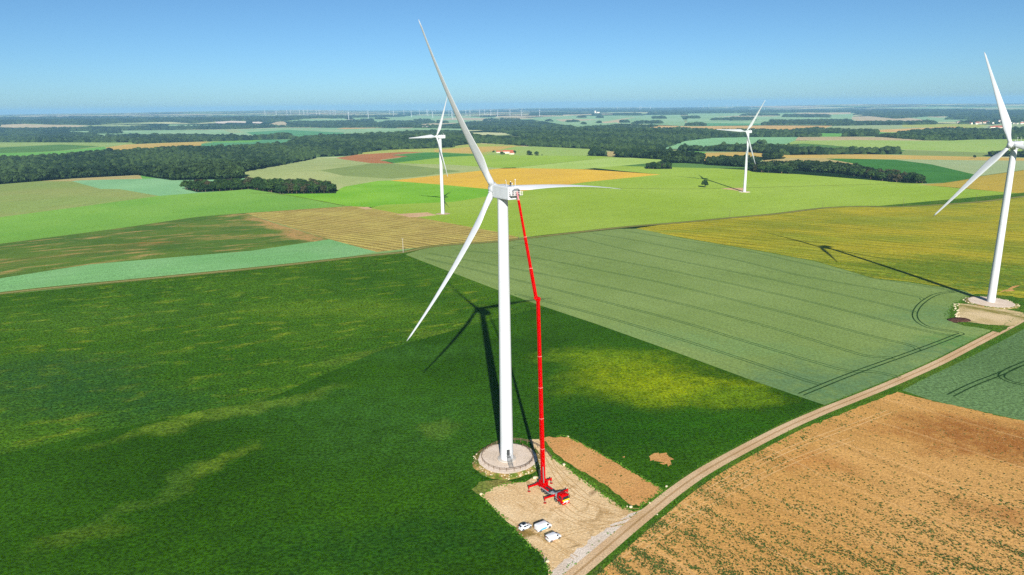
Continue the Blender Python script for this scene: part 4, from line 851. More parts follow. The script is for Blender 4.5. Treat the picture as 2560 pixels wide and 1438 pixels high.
for lst, lab, grp in ((FART, 'small distant white wind turbine on the hazy plain in the centre', 'distant turbines in the centre'), (FART2, 'tiny distant white wind turbine above the blue wooded ridge on the left', 'distant turbines on the left ridge'), (FART3, 'faint tiny wind turbine on the far horizon right of centre', 'faint turbines on the right horizon')):
    for (px, py) in lst:
        x, y, z = W1(px, py)
        s_ = min(1.0, 11500/math.hypot(x, y)) if math.hypot(x, y) > 11500 else 1.0
        turbine((x, y, z-1), R(random.choice((215, 205, 225, 230))), R(random.uniform(0, 120)), R(4), 45, lab, grp, H=80, detail=1, bend=.1, pre=1.0, rb=2.6, rt=1.9)
print('turbines', time.time()-T0)

# ------------------------------------------------------------------ turbine pads, fence, stairs
mPad = field_mat('pad_gravel', '#e0d2c4', '#d4c5b4', sc=.15, fine=(2.2, .16), bump=.3, mid=0)
mConc = principled('concrete', C('#b9b5ae'), .8)
mBank = field_mat('earth_bank', '#ad9460', '#9c8450', sc=.25, fine=(1.4, .35), bump=.9, mid=0, third=('#62752c', .35, .44, .56, 0, 1), speck=('#e0d4b8', .9, .22))
def oval(cx, cy, rx, ry, z, n=72, wob=0.0, seed=0):
    r_ = random.Random(seed); ph = [r_.uniform(0, 6.28) for _ in range(4)]
    out = []
    for i in range(n):
        a = 2*math.pi*i/n; k = 1+wob*(math.sin(3*a+ph[0])+.6*math.sin(5*a+ph[1])+.5*math.sin(9*a+ph[2])+.4*math.sin(17*a+ph[3]))
        out.append((cx+rx*k*math.cos(a), cy+ry*k*math.sin(a), z))
    return out
def mound(cx, cy, rx, ry, z, out, label, seed, parent=None, zf=None):
    n = 72; zf = zf or (lambda x, y: 0.0)
    rings = [oval(cx, cy, rx, ry, z, n, .006, seed), oval(cx, cy, rx+.5, ry+.5, z-.05, n, .012, seed)]
    for t in (.35, .7, 1.0, 1.06):
        q = oval(cx, cy, rx+.5+out*t, ry+.5+out*t, 0, n, .012+.02*t, seed); zz = z*(1-t)**1.2 if t <= 1 else -.25
        rings.append([(x, y, zz+random.uniform(-.06, .06) if t < 1 else zz+.02) for x, y, _ in q])
    base = MB(); V = [p for r_ in rings[1:] for p in r_]; k = len(rings)-1
    base.add(V, [[j*n+i, (j+1)*n+i, (j+1)*n+(i+1) % n, j*n+(i+1) % n] for j in range(k-1) for i in range(n)])
    top = MB(); V = [(cx, cy, z)]+rings[0]+rings[1]
    top.add(V, [[0, 1+i, 1+(i+1) % n] for i in range(n)]+[[1+i, 1+n+i, 1+n+(i+1) % n, 1+(i+1) % n] for i in range(n)])
    t = empty('turbine_pad'); tag(t, label, 'pad', None, 'structure')
    base.build('earth_bank', mBank, t, smooth=80); top.build('gravel_top', mPad, t)
    return t
mound(mainB.x+.2, mainB.y+.7, 8.7, 9.6, PAD_Z, 2.0, 'round raised gravel pad under the foreground turbine', 3)
mound(rightB.x-.3, rightB.y-.6, 10.2, 11.0, .35, 1.6, 'round gravel pad under the right turbine', 5)
x, y, z = W1(1107, 535)
q = MB(); q.lathe([(8.6, -3), (8.4, .15), (7.8, .28)], 10, (x, y, z)); tag(q.build('turbine_pad', [field_mat('pad_left', '#c9b79e', '#b7a285', sc=.1, mid=0)]), 'pale low gravel pad under the left turbine', None, None, 'structure')
x, y, z = W1(1861, 480)
q = MB(); q.lathe([(8.2, -3), (8.0, .15), (7.4, .28)], 22, (x, y, z)); tag(q.build('turbine_pad', [mPad]), 'pale low gravel pad under the middle turbine', None, None, 'structure')
def base_parts(tb, rb, H0=.0, door_az=0.0, stairs=True):
    q = MB(); q.lathe([(rb+.85, -.3), (rb+.85, .22), (rb+.7, .30), (rb+.30, .30), (rb+.28, .42), (rb+.05, .42)], 40); q.build('foundation_ring', mConc, tb, smooth=30)
    d = Vector((math.cos(door_az), math.sin(door_az), 0)); s = Vector((-d.y, d.x, 0)); M3 = Matrix((s, Vector((0, 0, 1)), d)).transposed()
    q = MB(); q.box(d*(rb-.02)+Vector((0, 0, 3.0)), (1.0, 2.1, .12), M3); dr = q.build('door', mDark, tb, bevel=.03)
    q = MB(); q.box(d*(rb+.05)+Vector((0, 0, 4.35)), (.5, .3, .1), M3); q.build('number_plate', mSeam, tb)
    if stairs:
        st = MB(); st.box(d*(rb+.65)+Vector((0, 0, 1.86)), (1.3, .08, 1.2), M3)
        for i in range(9): st.box(d*(rb+1.35+i*.30)+Vector((0, 0, 1.70-i*.2)), (1.1, .04, .26), M3)
        st.build('stair_treads', mSteel, tb)
        q = MB()
        for sy in (-.62, .62):
            q.bar(d*(rb+1.2)+s*sy+Vector((0, 0, 1.8)), d*(rb+4.0)+s*sy+Vector((0, 0, 0)), .08, .2)
            q.bar(d*(rb+.05)+s*sy+Vector((0, 0, 2.9)), d*(rb+1.2)+s*sy+Vector((0, 0, 2.9)), .05)
            q.bar(d*(rb+1.2)+s*sy+Vector((0, 0, 2.9)), d*(rb+4.0)+s*sy+Vector((0, 0, 1.0)), .05)
            for k in (0, .5, 1): q.bar(d*(rb+1.2+2.8*k)+s*sy+Vector((0, 0, 1.8*(1-k)+.0)), d*(rb+1.2+2.8*k)+s*sy+Vector((0, 0, 2.9-1.9*k)), .05)
        q.build('handrail', mSteel, tb)
base_parts(tm, 2.03, door_az=R(-76))
mFence = principled('fence_wood', C('#6f5b45'), .85); mFencePale = mFence
FB = [(1306, 1117), (1318, 1123), (1326, 1131), (1332, 1140), (1334, 1148), (1329, 1158), (1318, 1167), (1305, 1173), (1280, 1178), (1265, 1179), (1250, 1178), (1236, 1174.5), (1222, 1168), (1209, 1159), (1204, 1149), (1205, 1138), (1212, 1128), (1229, 1116.5), (1240, 1111.5), (1252, 1107.5), (1268, 1104), (1285, 1102.5), (1298, 1103), (1312, 1105), (1324, 1108), (1338, 1113), (1352, 1120), (1362, 1128), (1372, 1138), (1379, 1147)]
fp = [near(px, py, PAD_Z if i < 24 else PAD_Z-(i-23)*.14) for i, (px, py) in enumerate(smooth_line(FB, 3)[::3])]
fl = [fp[0]]
for a, b in zip(fp, fp[1:]):
    L = (b-a).length
    for k in range(1, max(1, int(L/.25))+1): fl.append(a.lerp(b, k/max(1, int(L/.25))))
cum = [0]
for a, b in zip(fl, fl[1:]): cum.append(cum[-1]+(b-a).length)
npost = int(cum[-1]/2.15); posts = []
for k in range(npost+1):
    d = cum[-1]*k/npost; i = min(len(cum)-1, next((j for j, c_ in enumerate(cum) if c_ >= d), len(cum)-1)); posts.append(fl[i])
fe = empty('rail_fence', (mainB.x, mainB.y, PAD_Z)); tag(fe, 'brown two rail wooden fence curving round the gravel turbine pad', 'fence')
o0 = Vector((mainB.x, mainB.y, PAD_Z))
for p in posts:
    q = MB(); q.bar(p-o0+Vector((0, 0, -.4)), p-o0+Vector((0, 0, 1.15)), .14); q.build('post', mFence, fe)
for hh in (.6, 1.02):
    q = MB()
    for a, b in zip(posts, posts[1:]): q.bar(a-o0+Vector((0, 0, hh)), b-o0+Vector((0, 0, hh)), .06, .11)
    q.build('rail', mFence, fe)
# stones
mStone = principled('limestone', C('#cfc4a6'), .9)
def stone(px, py, s, lab, z=0.0, grp=None):
    p = near(px, py, z); bm = bmesh.new(); bmesh.ops.create_icosphere(bm, subdivisions=2, radius=1)
    r_ = random.Random(px*7+py)
    for v in bm.verts: v.co = Vector((v.co.x*1.15, v.co.y*.85, v.co.z*.62))*(1+r_.uniform(-.16, .16))
    me = bpy.data.meshes.new('boulder'); bm.to_mesh(me); bm.free(); me.materials.append(mStone)
    o = bpy.data.objects.new('boulder', me); COL.objects.link(o); o.location = (p.x, p.y, z+.25*s); o.scale = (s*.72,)*3; o.rotation_euler = (0, 0, r_.uniform(0, 6)); tag(o, lab, 'stone', grp)
for px, py, s, lab in ((1577, 1269, .75, 'pale boulder at the corner of grass strip and farm track'), (1410, 1163, .8, 'white boulder on the grass strip right of the crane boom'), (1666, 1217, .55, 'small white stone at the tilled strip corner by the track'), (1203, 1236, .6, 'pale stone at the left corner of the dirt hardstanding'),
                       (1369, 1405, .75, 'pale boulder beside the grey post at the bottom of the hardstanding'), (1420, 1092, .5, 'white stone on the far end of the tilled soil strip'), (1337, 1196, .9, 'pale boulder between the gravel pad and the crane'), (1567, 1267, .45, 'small stone next to the boulder at the grass strip end'), (1624, 1258, .45, 'pale flat stone on the verge by the farm track'), (1643, 1287, .35, 'small stone on the right verge of the farm track')):
    stone(px, py, s, lab)
rim = []
for i in range(46):
    a = random.uniform(math.pi*.85, math.pi*2.1); r_ = random.uniform(1.0, 1.13)
    rim.append((mainB.x+.2+9.6*r_*math.cos(a), mainB.y+.9+10.6*r_*math.sin(a)))
def pebbles(pts, z, s0, s1, name, label):
    VV, FF = [], []
    ico = [(-1, -.6, 0), (1, -.7, 0), (.9, .7, 0), (-.8, .8, 0), (-.5, -.3, .8), (.6, -.35, .9), (.5, .4, .75), (-.45, .4, .85)]; f_ = [[3, 2, 1, 0], [4, 5, 6, 7], [0, 1, 5, 4], [1, 2, 6, 5], [2, 3, 7, 6], [3, 0, 4, 7]]
    for x, y in pts:
        a = random.uniform(0, 6.28); s = random.uniform(s0, s1); k = len(VV); zz = z(x, y)-.05
        VV += [(x+(vx*math.cos(a)-vy*math.sin(a))*s, y+(vx*math.sin(a)+vy*math.cos(a))*s, zz+vz*s*.8) for vx, vy, vz in ico]; FF += [[i+k for i in f] for f in f_]
    tag(mesh_np(name, VV, FF, mStone), label, 'stones', None, 'stuff')
pebbles(rim, lambda x, y: .5, .10, .28, 'loose_stones', 'loose pale stones along the bank of the gravel pad')
rp = []
for i in range(90):
    a = random.uniform(0, 6.28); rp.append((rightB.x+random.uniform(10.6, 13)*math.cos(a), rightB.y+random.uniform(11, 13)*math.sin(a)))
for i in range(30):
    p = near(random.uniform(2384, 2398), random.uniform(758, 796)); rp.append((p.x, p.y))
pebbles(rp, lambda x, y: float(hgt(x, y))+.1, .2, .6, 'loose_stones', 'loose pale stones round the pad of the right turbine')
# dark heap
hp = near(2397, 801); q = MB(); r_ = random.Random(2)
rings = [[(math.cos(2*math.pi*i/20)*5.6*k*(1+r_.uniform(-.06, .06)), math.sin(2*math.pi*i/20)*3.1*k*(1+r_.uniform(-.06, .06)), z) for i in range(20)] for k, z in ((1.05, -.1), (.92, .5), (.7, .95), (.4, 1.2), (.1, 1.25))]
q.add([p for r in rings for p in r], [[j*20+i, j*20+(i+1) % 20, (j+1)*20+(i+1) % 20, (j+1)*20+i] for j in range(4) for i in range(20)]+[list(range(80, 100))])
o = q.build('manure_heap', M['manure'], smooth=70); o.location = (hp.x, hp.y, 0); tag(o, 'dark brown manure heap at the left end of the right hardstanding', 'heap')

# ------------------------------------------------------------------ poles
mPole = principled('pole_concrete', C('#b5b2a8'), .8); mPoleW = principled('pole_wood', C('#5c5242'), .85)
def pole(px, py, h, lab, mt, arm=True, lean=0, cat='pole', name='utility_pole', r=.16):
    x, y, z = W1(px, py); t = empty(name, (x, y, z), .5); tag(t, lab, cat)
    q = MB(); q.tube((0, 0, -.5), (lean, 0, h), r, r*.65, 10); q.build('mast', mt, t)
    if arm:
        q = MB(); q.bar((-.8, 0, h-.5), (.8, 0, h-.5), .14); ar = q.build('crossarm', mt, t)
        for k in (-.7, 0, .7):
            q = MB(); q.lathe([(.06, 0), (.1, .08), (.05, .2), (.08, .28)], 8, (k, 0, h-.43)); q.build('insulator', mSeam, ar)
pole(1008, 631, 11, 'pale utility pole at the corner of the dark crop beside the far track', mPole, r=.2)
pole(1296, 599, 5.5, 'short leaning dark pole right of the foreground tower beside the far track', mPoleW, False, .9)
pole(1824, 546, 9, 'utility pole on the far track left of the yellow barley field edge', mPoleW)
pole(2056, 521, 9, 'utility pole at the bend of the far track', mPoleW)
pole(2258, 516, 9.5, 'utility pole beside the far track between bend and right turbine', mPoleW)
pole(2440, 504, 9.5, 'utility pole on the far track nearest to the right turbine', mPoleW)
pole(1361, 1407, 2.6, 'thin grey steel post at the bottom left edge of the dirt hardstanding', mSteel, False, 0, 'post', 'marker_post', .07)
pole(1867, 426, 7, 'small pole in front of the grove behind the middle turbine', mPoleW, False)

# ------------------------------------------------------------------ vehicles
mPaint = principled('white_paint', (.66, .68, .70, 1), .28, spec=.5, coat=.6); mGlass = principled('dark_glass', (.012, .016, .022, 1), .06, spec=.8)
mTyre = principled('tyre_rubber', (.018, .018, .018, 1), .8); mRim = principled('rim_grey', C('#8d9295'), .4, .6); mTrim = principled('black_plastic', (.02, .021, .022, 1), .6)
mHead = principled('headlamp', C('#dfe6ea'), .1, spec=.8); mTail = principled('tail_lamp', C('#b01c18'), .2); mBlue = principled('blue_print', C('#4aa5cf'), .4); mRedP = principled('red_print', C('#c8303a'), .4); mPlate = principled('plate_white', C('#e8e8e0'), .5)
def shell(st, mt, name, parent, off=0.0, sel=None):
    """stations (x, z0, belt z, roof z, half width low, half width belt, half width roof)"""
    ring = []
    for x, z0, zb, zr, w0, wb, wr in st:
        w0, wb, wr = w0+off, wb+off, wr+off; zr = zr+off
        ring.append([(x, -w0*.93, z0), (x, -w0, z0+.18), (x, -wb, zb), (x, -wr, zr-.10), (x, -wr*.82, zr), (x, 0, zr+.03), (x, wr*.82, zr), (x, wr, zr-.10), (x, wb, zb), (x, w0, z0+.18), (x, w0*.93, z0)])
    k = len(ring[0]); V = [p for r in ring for p in r]; F = [[i*k+j, (i+1)*k+j, (i+1)*k+(j+1) % k, i*k+(j+1) % k] for i in range(len(ring)-1) for j in range(k)]
    F += [list(range(k)), list(range((len(ring)-1)*k, len(ring)*k))[::-1]]
    o = mesh_np(name, V, F, mt, parent); b = o.modifiers.new('bevel', 'BEVEL'); b.width = .05; b.segments = 2; b.limit_method = 'ANGLE'; b.angle_limit = R(25)
    bm = bmesh.new(); bm.from_mesh(o.data); bmesh.ops.recalc_face_normals(bm, faces=bm.faces); bm.to_mesh(o.data); bm.free()
    o.data.polygons.foreach_set('use_smooth', [True]*len(o.data.polygons)); return o
def quadpanel(pts, mt, name, parent, th=.02):
    V = [Vector(p) for p in pts]; n = (V[1]-V[0]).cross(V[2]-V[0]).normalized(); q = MB(); k = len(V)
    q.add([v+n*th for v in V]+[v-n*th for v in V], [list(range(k)), list(range(k, 2*k))[::-1]]+[[i, k+i, k+(i+1) % k, (i+1) % k] for i in range(k)]); return q.build(name, mt, parent)
def wheel(x, y, r, wd, parent, out):
    q = MB(); q.tube((x, y-wd/2, r), (x, y+wd/2, r), r, r, 24); w_ = q.build('wheel', mTyre, parent, smooth=40, bevel=.02)
    q = MB(); s = 1 if out > 0 else -1; q.tube((x, y+s*(wd/2-.02), r), (x, y+s*(wd/2+.015), r), r*.62, r*.55, 14); q.build('rim', mRim, w_, smooth=30)
def vehicle(kind, loc, rz, label):
    t = empty('parked_car' if kind == 'car' else 'parked_van', loc, rz); t.scale = (.93,)*3; tag(t, label, 'car' if kind == 'car' else 'van')
    if kind == 'car':
        L, wb, r = 3.65, 2.40, .31; S = [(-1.80, .32, .75, .92, .72, .76, .62), (-1.72, .22, .88, 1.12, .80, .82, .60), (-1.35, .2, .93, 1.46, .82, .83, .56), (-.6, .2, .93, 1.53, .83, .84, .58), (.15, .2, .92, 1.50, .83, .84, .58), (.55, .2, .92, 1.36, .83, .84, .60), (1.05, .2, .90, 1.0, .83, .82, .70), (1.55, .22, .78, .86, .81, .78, .66), (1.83, .3, .6, .68, .72, .70, .58)]
    elif kind == 'van':
        L, wb, r = 5.0, 3.15, .34; S = [(-2.48, .3, 1.1, 1.92, .90, .93, .80), (-2.42, .25, 1.15, 2.0, .94, .96, .84), (-1.6, .22, 1.15, 2.04, .95, .97, .85), (.6, .22, 1.15, 2.03, .95, .97, .84), (1.0, .22, 1.14, 1.97, .95, .97, .82), (1.75, .22, 1.10, 1.28, .95, .95, .80), (2.2, .25, 1.0, 1.12, .93, .90, .74), (2.48, .3, .75, .85, .82, .80, .66)]
    else:
        L, wb, r = 4.4, 2.72, .33; S = [(-2.18, .3, 1.0, 1.7, .84, .88, .76), (-2.12, .24, 1.05, 1.79, .89, .91, .78), (-1.3, .22, 1.05, 1.83, .90, .92, .78), (.35, .22, 1.04, 1.82, .90, .92, .77), (.75, .22, 1.03, 1.70, .90, .92, .76), (1.25, .22, 1.0, 1.14, .90, .90, .76), (1.85, .24, .90, 1.02, .88, .86, .70), (2.18, .3, .68, .78, .78, .76, .62)]
    shell(S, mPaint, 'body', t)
    xm = {'car': (-1.17, 1.23), 'van': (-1.55, 1.6), 'small': (-1.33, 1.39)}[kind]
    for x in xm:
        for s in (-1, 1): wheel(x, s*(S[3][4]-.08), r, .2, t, s)
    q = MB()
    for x in xm:
        for s in (-1, 1): q.tube((x, s*(S[3][4]+.004), r+.02), (x, s*(S[3][4]-.2), r+.02), r+.09, r+.09, 20)
    q.build('wheel_arch', mTrim, t)
    def side(x0, x1, zb, zt, x2=None, x3=None, name='side_window', mt=mGlass, o_=.012):
        for s in (-1, 1):
            def wd(x, z):
                for a, b in zip(S, S[1:]):
                    if a[0] <= x <= b[0]:
                        k = (x-a[0])/(b[0]-a[0]); l = [a[i]+(b[i]-a[i])*k for i in range(7)]; tz = min(1, max(0, (z-l[2])/(l[3]-.1-l[2]+1e-6))); return l[5]+(l[6]-l[5])*tz
                return .8
            P4 = [(x0, zb), (x1, zb), (x3 if x3 is not None else x1, zt), (x2 if x2 is not None else x0, zt)]
            pts = [(x, s*(wd(x, z)+o_), z) for x, z in P4]; quadpanel(pts if s > 0 else pts[::-1], mt, name, t, .012)
    if kind == 'car':
        side(-.95, -.15, .98, 1.36, -.85, -.15); side(-.08, .78, .98, 1.34, -.08, .38)
        quadpanel([(1.02, -.60, 1.02), (1.02, .60, 1.02), (.60, .50, 1.36), (.60, -.50, 1.36)], mGlass, 'windscreen', t, .02)
        quadpanel([(-1.74, -.55, 1.10), (-1.74, .55, 1.10), (-1.42, .48, 1.42), (-1.42, -.48, 1.42)], mGlass, 'rear_window', t, .03)
        quadpanel([(-.95, -.46, 1.555), (.15, -.46, 1.55), (.15, .46, 1.55), (-.95, .46, 1.555)], mGlass, 'glass_roof', t, .012)
        fx, rx, bz = 1.80, -1.80, .5
    elif kind == 'van':
        side(.62, 1.45, 1.2, 1.75, .62, 1.08); side(-1.9, .35, .42, .95, -1.2, .9, 'side_graphic', mBlue, .004)
        quadpanel([(1.72, -.76, 1.34), (1.72, .76, 1.34), (1.08, .70, 1.92), (1.08, -.70, 1.92)], mGlass, 'windscreen', t, .02)
        fx, rx, bz = 2.44, -2.47, .55
    else:
        side(.42, 1.05, 1.1, 1.58, .42, .75); side(-1.75, -.15, .35, .42, -.4, .35, 'side_graphic', mRedP, .004)
        quadpanel([(1.22, -.70, 1.20), (1.22, .70, 1.20), (.80, .64, 1.66), (.80, -.64, 1.66)], mGlass, 'windscreen', t, .02)
        for s in (-1, 1): quadpanel([(-2.185, s*.08, 1.15), (-2.185, s*.74, 1.15), (-2.165, s*.68, 1.60), (-2.165, s*.08, 1.60)], mGlass, 'rear_window', t, .02)
        fx, rx, bz = 2.14, -2.17, .5
    W_ = S[3][4]
    for s in (-1, 1):
        q = MB(); q.box((fx-.1, s*W_*.72, bz+.18), (.22, .28, .16)); q.build('headlight', mHead, t, bevel=.03)
        q = MB(); q.box((rx+.02, s*W_*.86, bz+.42), (.1, .14, .34)); q.build('tail_light', mTail, t, bevel=.02)
        q = MB(); q.box((fx*.42 if kind != 'van' else 1.3, s*(W_+.12), S[3][2]+.1), (.14, .2, .16)); q.build('wing_mirror', mTrim, t, bevel=.03)
    q = MB(); q.box((fx+.0, 0, bz-.12), (.16, W_*1.5, .2)); q.box((rx-.0, 0, bz-.12), (.14, W_*1.6, .2)); q.build('bumper', mTrim if kind != 'car' else mPaint, t, bevel=.04)
    q = MB(); q.box((rx-.075, 0, bz+.18), (.02, .5, .11)); q.build('licence_plate', mPlate, t)
    return t
HD = math.atan2(.55, .83)
p = near(1314, 1326); vehicle('car', (p.x-.1, p.y+.9, 0), HD, 'small white hatchback with black roof, leftmost of the three parked vehicles')
p = near(1362, 1326); vehicle('van', (p.x-.4, p.y+.75, 0), HD, 'large white van with blue print on its side, parked in the middle')
p = near(1388, 1352); vehicle('small', (p.x-.4, p.y+.7, 0), HD, 'small white van with rear windows and thin red line, nearest to the bottom')

# ------------------------------------------------------------------ crane truck
mRed = principled('crane_red', (.42, .0, .0, 1), .6, spec=.05); mRedD = principled('crane_red_dark', (.30, .0, .0, 1), .6, spec=.05)
mCollar = principled('collar_pale_red', (.62, .16, .14, 1), .6, spec=.1); mWhiteL = principled('white_lettering', C('#f0f0f0'), .5); mYel = principled('yellow_stripe', C('#f2e21c'), .4); mGrey = principled('deck_grey', C('#a9b1b8'), .45, .3); mPinkish = principled('jib_pale_red', C('#d98a90'), .5)
dv = Vector((.555, -.83, 0)).normalized(); TZ = math.atan2(dv.y, dv.x); TO = Vector((8.0, 191.5, 0))
ct = empty('crane_truck', TO, TZ); tag(ct, 'red truck crane with its outriggers out and boom raised to the turbine nacelle', 'crane truck')
TI = (Matrix.Translation(TO) @ Matrix.Rotation(TZ, 4, 'Z')).inverted()
q = MB(); q.box((4.1, 0, .98), (11.4, .95, .3)); q.box((4.0, 0, 1.16), (11.0, 2.3, .06)); q.build('chassis', mDark, ct)
for x in (1.7, 3.05, 4.4, 8.15, 9.95):
    for s in (-1, 1): wheel(x, s*1.08, .52, .36, ct, s)
q = MB(); q.box((3.05, -1.14, 1.28), (4.6, .34, .14)); q.box((3.05, 1.14, 1.28), (4.6, .34, .14)); q.box((8.6, -1.14, 1.28), (1.3, .3, .14)); q.build('mudguard', mGrey, ct, bevel=.03)
q = MB(); q.box((.0, 0, 1.35), (3.0, 2.2, .55)); q.box((2.6, -.75, 1.40), (2.6, .5, .32)); q.box((2.6, .75, 1.40), (2.6, .5, .32)); q.build('rear_deck', mRed, ct, bevel=.05)
q = MB(); q.box((5.5, .35, 1.55), (1.7, .9, .6)); q.build('power_unit', mDark, ct, bevel=.06)
q = MB(); q.box((6.1, -.7, 1.55), (1.3, .8, .7)); q.build('tool_box', mGrey, ct, bevel=.04)
q = MB(); q.box((7.75, .1, 1.85), (.8, 1.9, 1.1)); q.build('equipment_cabinet', mGrey, ct, bevel=.05)
# cab
cb = shell([(8.75, .75, 1.9, 2.95, 1.2, 1.22, 1.12), (8.85, .6, 1.95, 3.1, 1.24, 1.25, 1.16), (10.6, .55, 1.95, 3.08, 1.25, 1.25, 1.15), (11.0, .55, 1.85, 2.7, 1.25, 1.23, 1.12), (11.22, .6, 1.7, 2.0, 1.2, 1.2, 1.1)], mRed, 'cab', ct)
quadpanel([(11.225, -1.05, 1.93), (11.225, 1.05, 1.93), (11.03, 1.0, 2.68), (11.03, -1.0, 2.68)], mGlass, 'windscreen', cb, .03)
quadpanel([(11.26, -1.12, 1.52), (11.26, 1.12, 1.52), (11.25, 1.12, 1.86), (11.25, -1.12, 1.86)], mYel, 'yellow_stripe', cb, .03)
for s in (-1, 1):
    quadpanel([(9.5, s*1.25, 2.0), (10.75, s*1.25, 2.0), (10.65, s*1.18, 2.7), (9.5, s*1.18, 2.7)], mGlass, 'side_window', cb, .02)
    q = MB(); q.box((11.05, s*1.42, 2.2), (.14, .22, .7)); q.build('wing_mirror', mTrim, cb, bevel=.03)
    q = MB(); q.box((11.24, s*.92, .95), (.12, .4, .22)); q.build('headlight', mHead, cb, bevel=.03)
q = MB(); q.box((11.2, 0, .72), (.34, 2.46, .45)); q.build('bumper', mRed, ct, bevel=.06)
q = MB(); q.box((11.385, .25, .78), (.02, .55, .18)); q.build('licence_plate', mPlate, ct)
quadpanel([(11.29, -.75, 1.08), (11.29, .75, 1.08), (11.27, .75, 1.42), (11.27, -.75, 1.42)], mWhiteL, 'grille_lettering', cb, .02)
q = MB()
for k in range(5): q.box((9.55, -.6+.3*k, 3.2), (.3, .08, .05))
q.build('roof_light_bar', mTrim, cb)
# outriggers
for x0, tag_ in ((-.9, 'rear'), (6.85, 'front')):
    for s in (-1, 1):
        q = MB(); q.bar((x0, s*.3, 1.35), (x0, s*2.2, 1.42), .46, .5); q.bar((x0, s*2.1, 1.42), (x0, s*4.15, 1.48), .38, .42); ob = q.build('outrigger', mRed, ct, bevel=.03)
        q = MB(); q.tube((x0, s*4.02, 1.85), (x0, s*4.02, .75), .15, .15, 12); q.build('jack_housing', mRed, ob, smooth=30)
        q = MB(); q.tube((x0, s*4.02, .8), (x0, s*4.02, .12), .08, .08, 10); q.build('jack_rod', mSteel, ob, smooth=30)
        q = MB(); q.tube((x0, s*4.02, .02), (x0, s*4.02, .14), .45, .40, 16); q.build('foot_plate', mRedD, ob)
q = MB(); q.tube((.6, 0, 1.5), (.6, 0, 1.85), 1.05, 1.05, 28); q.build('slew_ring', mRedD, ct, smooth=30)
K = Vector((7.1, 193.2, 56.7)); base = Vector((8.33, 191.0, 2.6)); Kl = TI @ K; Bl = TI @ base
q = MB(); q.box((.75, 0, 2.35), (2.4, 1.7, 1.0)); q.box((.9, -.55, 2.9), (1.0, .16, 1.3)); q.box((.9, .55, 2.9), (1.0, .16, 1.3)); q.build('turntable', mRed, ct, bevel=.05)
q = MB(); q.bar((1.8, -.7, 2.6), (.95, -.35, 7.5), .22); q.build('lift_cylinder', mSteel, ct)
def boom(A, B, secs, wd0, wd1, sideoff, name, lettering=True):
    n = len(secs)-1; dirn = (B-A).normalized()
    for k in range(n):
        a = A.lerp(B, secs[k]); b = A.lerp(B, secs[k+1]); w0 = wd0+(wd1-wd0)*k/max(1, n-1)
        q = MB(); q.bar(a, b, w0, w0, up=Vector((0, 1, 0)) if abs(dirn.z) > .9 else Vector((0, 0, 1))); s_ = q.build(name, mRed, ct, bevel=.05)
        q = MB(); q.bar(b-dirn*.20, b-dirn*.02, w0+.08, w0+.08, up=Vector((0, 1, 0)) if abs(dirn.z) > .9 else Vector((0, 0, 1))); q.build('collar', mCollar, s_)
        if lettering:
            x = dirn.cross(Vector((0, 1, 0)) if abs(dirn.z) > .9 else Vector((0, 0, 1))).normalized(); y = x.cross(dirn)
            LS_ = -1 if (TI.inverted().to_3x3() @ x).x > 0 else 1
            L = (b-a).length; q = MB(); r_ = random.Random(k+int(wd0*100)); d0 = L*.10
            while d0 < L*(.42 if k else .6):
                h = r_.uniform(.28, .5)
                for sx in (LS_,): q.bar(a+dirn*d0+x*sx*(w0/2+.008), a+dirn*(d0+h)+x*sx*(w0/2+.008), .012, w0*.55*r_.uniform(.7, 1), up=y)
                d0 += h+.14
            q.build('side_lettering', mWhiteL, s_)
boom(Bl, Kl, [0, .19, .36, .53, .70, 1.0], 1.0, .78, 0, 'lower_boom_section')
J0 = TI @ Vector((6.55, 193.3, 57.1)); J1 = TI @ Vector((2.09, 201.6, 83.0)); J2 = TI @ Vector((1.75, 202.0, 85.2))
q = MB(); q.bar(Kl+Vector((0, 0, -.6)), Kl+Vector((0, 0, .55)), 1.0); x_ = (J0-Kl); q.bar(Kl+x_*-.9, J0+x_*.7, .95, 1.0); q.build('knuckle', mRed, ct, bevel=.08)
boom(J0, J1, [0, .30, .62, 1.0], .74, .54, 0, 'upper_boom_section')
q = MB(); q.bar(J1, J2, .3, .34); q.build('jib', mPinkish, ct, bevel=.03)
# work basket behind the nacelle
aM = Vector((math.cos(R(122.5)), math.sin(R(122.5)), 0)); sM = Vector((-aM.y, aM.x, 0))
bc = Vector((mainB.x, mainB.y, 0))-aM*6.75-sM*.15; bc.z = PAD_Z+83.2
bk = MB(); ax_, ay_ = sM, aM
def bpnt(u_, v_, z_): return TI @ (bc+ax_*u_+ay_*v_+Vector((0, 0, z_)))
fl_ = MB(); fl_.bar(bpnt(-1.9, 0, 0), bpnt(1.9, 0, 0), 1.1, .1); bo = fl_.build('basket_floor', mSteel, ct)
for z_ in (.12, .6, 1.1):
    for (a, b) in (((-1.9, -.55), (1.9, -.55)), ((-1.9, .55), (1.9, .55)), ((-1.9, -.55), (-1.9, .55)), ((1.9, -.55), (1.9, .55))): bk.bar(bpnt(*a, z_), bpnt(*b, z_), .06)
for u_ in (-1.9, -.95, 0, .95, 1.9):
    for v_ in (-.55, .55): bk.bar(bpnt(u_, v_, 0), bpnt(u_, v_, 1.1), .06)
bk.build('basket_rails', mWhiteL, ct)
q = MB(); q.bar(bpnt(-.9, -.4, .05), bpnt(-.3, -.4, .05), .4, .5); q.bar(bpnt(.5, .3, .3), bpnt(.9, .3, .3), .4, .5); q.build('basket_equipment', mDark, ct)

